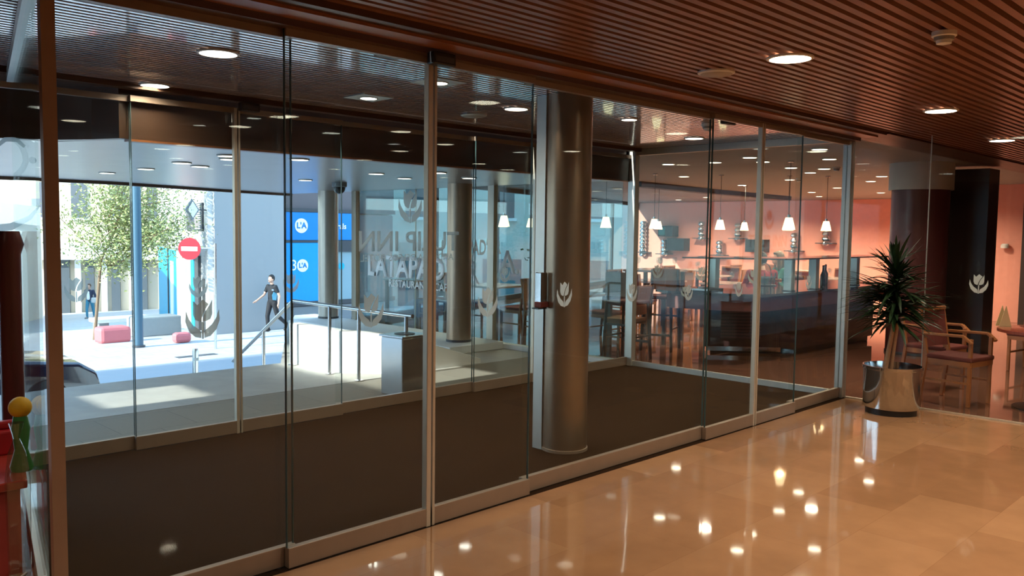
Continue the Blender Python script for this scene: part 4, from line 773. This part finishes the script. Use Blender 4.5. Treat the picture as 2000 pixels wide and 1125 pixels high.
# chrome wall holders and boxes on the pink wall
wl = [(16.79, 1.95, 0.78, 'long chrome wall holder, leftmost on the pink wall'), (15.93, 1.35, 0.81, 'short chrome wall holder under the leftmost pendants'), (14.54, 1.94, 1.34, 'chrome wall holder with top shelf left of the centre'), (13.88, 1.35, 0.83, 'short chrome wall holder above the first steel pillar'), (13.26, 1.89, 1.36, 'chrome wall holder beside right of two small boxes'), (11.43, 1.62, 1.02, 'chrome wall holder below the largest pendant lamp'), (10.49, 1.8, 1.27, 'chrome wall holder nearest the right post')]
for yw, z1_, z0_, lb in wl:      # y on the wall, top and bottom height
    a = Vector((23.05, yw, z1_)); c = Vector((23.05, yw, z0_)); hgt = a.z-c.z; t = thing('wall_candle_holder', lb, 'wall decoration', (23.05, a.y, c.z), 'chrome holders on the pink wall')
    n = max(4, int(hgt/0.13)); prof = []
    for k in range(n): prof += [(0.08, hgt*k/n), (0.12, hgt*(k+0.3)/n), (0.12, hgt*(k+0.6)/n), (0.08, hgt*(k+0.98)/n)]
    MB().lathe(prof, (23.05, a.y, c.z), 14).build('stacked_cups', chrome, t, smooth=True)
    MB().box((22.9, a.y-0.25, c.z+hgt*0.1), (23.2, a.y+0.25, c.z+hgt*0.1+0.025)).build('shelf_plate', dkgrey, t)
    MB().box((23.13, a.y-0.03, c.z), (23.2, a.y+0.03, c.z+hgt)).build('bracket', steel, t)
for x0, y0, x1, y1, lb, m2 in ((16.07, 1.8, 15.5, 1.45, 'teal and black display box, upper of the left pair on pink wall', 'a'), (15.72, 1.4, 15.06, 1.0, 'black display box, lower of the left pair on pink wall', 'b'), (12.9, 1.41, 12.28, 1.03, 'black display box above the person in red', 'b')):
    a = Vector((23.2, x0, y0)); c = Vector((23.2, x1, y1)); t = thing('display_box', lb, 'display box', (23.1, (a.y+c.y)/2, c.z), 'boxes on the pink wall')
    MB().box((22.85, a.y, c.z), (23.2, c.y, a.z)).build('case', black, t, bevel=0.01)
    if m2 == 'a': MB().box((22.83, a.y-0.05, c.z+0.05), (22.85, (a.y+c.y)/2, a.z-0.05)).build('screen', mat('teal_screen', (0.02, 0.16, 0.18), 0.2), t)
one('mirror_shelf', MB().box((15.3, 4.9, 1.35), (15.5, 7.0, 1.38)).box((15.3, 4.9, 1.75), (15.5, 7.0, 1.78)), alu_l, 'thin pale wall shelves behind the maroon pillar', 'shelf', (15.4, 6, 1.35)) if False else None
# indoor plants at the restaurant window
def bush(loc, h, r, n, label, seed):
    t = thing('leafy_plant', label, 'plant', loc); rr = random.Random(seed)
    MB().lathe([(0.16, 0), (0.2, 0.35), (0.17, 0.35), (0.15, 0.3)], loc, 24).build('pot', dkgrey, t, smooth=True)
    b = MB(); stems = []
    for k in range(7):
        a = rr.uniform(0, 2*PI); e = Vector(loc) + Vector((r*0.7*math.cos(a), r*0.7*math.sin(a), h*rr.uniform(0.6, 1))); stems.append(e); b.rod(Vector(loc)+Z*0.3, e, 0.012, 0.006, 6)
    b.build('stems', bark, t)
    b = MB(); base = Vector(loc)+Z*0.3
    for k in range(n):
        c = base.lerp(rr.choice(stems), rr.uniform(0.3, 1.05)) + Vector((rr.gauss(0, 0.08), rr.gauss(0, 0.08), rr.gauss(0, 0.06)))
        u = Vector((rr.gauss(0, 1), rr.gauss(0, 1), rr.gauss(0, 0.6))).normalized(); v = u.orthogonal().normalized(); q = rr.uniform(0.05, 0.09)
        b.bm.faces.new([b.bm.verts.new(c), b.bm.verts.new(c+u*q*0.5+v*q*0.3), b.bm.verts.new(c+u*q), b.bm.verts.new(c+u*q*0.5-v*q*0.3)])
    b.build('foliage', green, t, fix=False)
bush((10.6, 9.6, 0), 1.75, 0.4, 420, 'leafy plant standing by restaurant window right of bronze column', 4)
bush((11.5, 10.2, 0), 1.7, 0.4, 420, 'leafy plant by outer window left of the pink wall', 5)
bush((15.0, 13.6, 0), 1.8, 0.4, 300, 'leafy plant far back along the outer restaurant windows', 6)
# ------------------------------------------------------------------ potted dracaena in the lobby
PX, PY = 7.74, 2.86
t = thing('potted_plant', 'dracaena with long dark leaves in a polished chrome pot', 'plant', (PX, PY, 0))
MB().lathe([(0.215, 0), (0.215, 0.055), (0.20, 0.06)], (PX, PY, 0), 48).build('pot_base', black, t, smooth=True)
MB().lathe([(0.235, 0.055), (0.24, 0.06), (0.245, 0.40), (0.252, 0.405), (0.252, 0.43), (0.24, 0.43), (0.235, 0.36)], (PX, PY, 0), 64).build('pot', chrome, t, smooth=True)
MB().lathe([(0.234, 0.34), (0.234, 0.365)], (PX, PY, 0), 40).build('soil', mat('soil', (0.02, 0.013, 0.01), 0.9, bump=1, scale=60), t)
b = MB().rod((PX-0.09, PY+0.04, 0.34), (PX-0.02, PY-0.0, 0.80), 0.022, 0.019).rod((PX-0.02, PY, 0.80), (PX, PY, 1.28), 0.019, 0.013).rod((PX-0.05, PY+0.0, 0.34), (PX+0.0, PY-0.03, 0.85), 0.017, 0.014)
b.build('trunk', mat('tan_bark', (0.36, 0.20, 0.11), 0.7, 0, 0.3, 40), t, smooth=True)
b = MB(); rr = random.Random(11)
def blade(b, p, az, el, L, wd, droop):
    d = Vector((math.cos(az)*math.cos(el), math.sin(az)*math.cos(el), math.sin(el))); s = d.cross(Z).normalized(); n = 7; pts = []
    q = Vector(p); dd = d.copy()
    for k in range(n+1):
        f = k/n; ww = wd*math.sin(PI*min(1, 0.15+f*0.85))**0.7 if f < 1 else 0.001
        pts.append((b.bm.verts.new(q - s*ww), b.bm.verts.new(q + Vector((0, 0, -ww*0.35))), b.bm.verts.new(q + s*ww))); dd = (dd + Vector((0, 0, -droop/n))).normalized(); q = q + dd*L/n
    for a, c in zip(pts, pts[1:]):
        b.bm.faces.new((a[0], a[1], c[1], c[0])); b.bm.faces.new((a[1], a[2], c[2], c[1]))
for (z0, z1, n, L0, L1) in ((0.80, 0.98, 105, 0.34, 0.50), (0.98, 1.14, 110, 0.34, 0.52), (1.14, 1.34, 80, 0.22, 0.36)):
    for k in range(n):
        f = rr.random(); blade(b, (PX-0.02+rr.uniform(-.015, .015), PY+rr.uniform(-.015, .015), z0+(z1-z0)*f), rr.uniform(0, 2*PI), rr.uniform(-0.2, 0.6) if z1 < 1.2 else rr.uniform(0.2, 1.3), rr.uniform(L0, L1), 0.017, rr.uniform(0.2, 0.9))
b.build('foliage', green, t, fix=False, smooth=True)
# ------------------------------------------------------------------ gift table beside the left side wall
t = thing('red_table', 'low red cloth covered display table at the left edge', 'table', (0.72, 4.75, 0))
MB().prism([(0.3, 4.2), (1.11, 4.2), (1.34, 5.2), (0.3, 5.2)], 0.40, 0.44).build('tabletop', mat('red_lacquer', (0.45, 0.05, 0.035), 0.2, coat=0.6), t, bevel=0.006)
MB().prism([(0.34, 4.24), (1.09, 4.24), (1.31, 5.16), (0.34, 5.16)], 0.0, 0.40).build('cloth_skirt', mat('red_cloth', (0.42, 0.05, 0.04), 0.6), t)
one('gift_box', MB().box((1.1, 4.72, 0.44), (1.255, 4.87, 0.56)).box((1.11, 4.77, 0.56), (1.24, 4.82, 0.6)), mat('gift_red', (0.40, 0.01, 0.02), 0.4), 'small red box on low red table at left edge', 'gift box', (1.15, 4.78, 0.44), bevel=0.01)
t = thing('flower_vase', 'green vase topped with yellow on the low red table', 'vase', (1.135, 4.38, 0.44)); L_ = (1.135, 4.38, 0.44)
MB().lathe([(0.045, 0), (0.05, 0.02), (0.028, 0.1), (0.04, 0.2), (0.03, 0.26)], L_, 20).build('vase', mat('green_ceramic', (0.05, 0.22, 0.06), 0.3), t, smooth=True)
MB().ball((L_[0], L_[1], 0.74), 0.05, 3).build('yellow_flower', mat('yellow_petals', (0.75, 0.45, 0.02), 0.6), t, smooth=True)
t = thing('display_stand', 'tall dark maroon display stand on the red table at left edge', 'display stand', (1.27, 5.02, 0.44))
MB().lathe([(0.05, 0), (0.055, 0.02), (0.055, 1.0), (0.07, 1.05), (0.05, 1.12)], (1.27, 5.02, 0.44), 20).build('body', maroon, t, smooth=True)
t = thing('cellophane_bundle', 'clear cellophane wrapped bundle on floor by the left glass wall', 'wrapped bundle', (1.02, 4.0, 0))
MB().lathe([(0.03, 0), (0.045, 0.1), (0.05, 0.5), (0.035, 0.62), (0.012, 0.68), (0.03, 0.75)], (1.02, 4.0, 0), 9).build('wrapping', film, t)
t = thing('twig_decoration', 'white forked twig lying on the orange floor at left', 'decoration', (0.98, 4.05, 0))
MB().rod((0.85, 4.0, 0.015), (1.04, 4.08, 0.02), 0.008).rod((0.98, 4.055, 0.02), (1.08, 4.14, 0.03), 0.006).rod((0.99, 4.06, 0.02), (1.09, 4.05, 0.03), 0.006).build('twig', whitel, t, smooth=True)
one('floor_disc', MB().lathe([(0.11, 0), (0.11, 0.008), (0.1, 0.01)], (0.85, 3.9, 0), 32), mat('pale_disc', (0.5, 0.48, 0.45), 0.5), 'pale round disc on the orange floor at lower left', 'disc', (0.85, 3.9, 0), smooth=True)
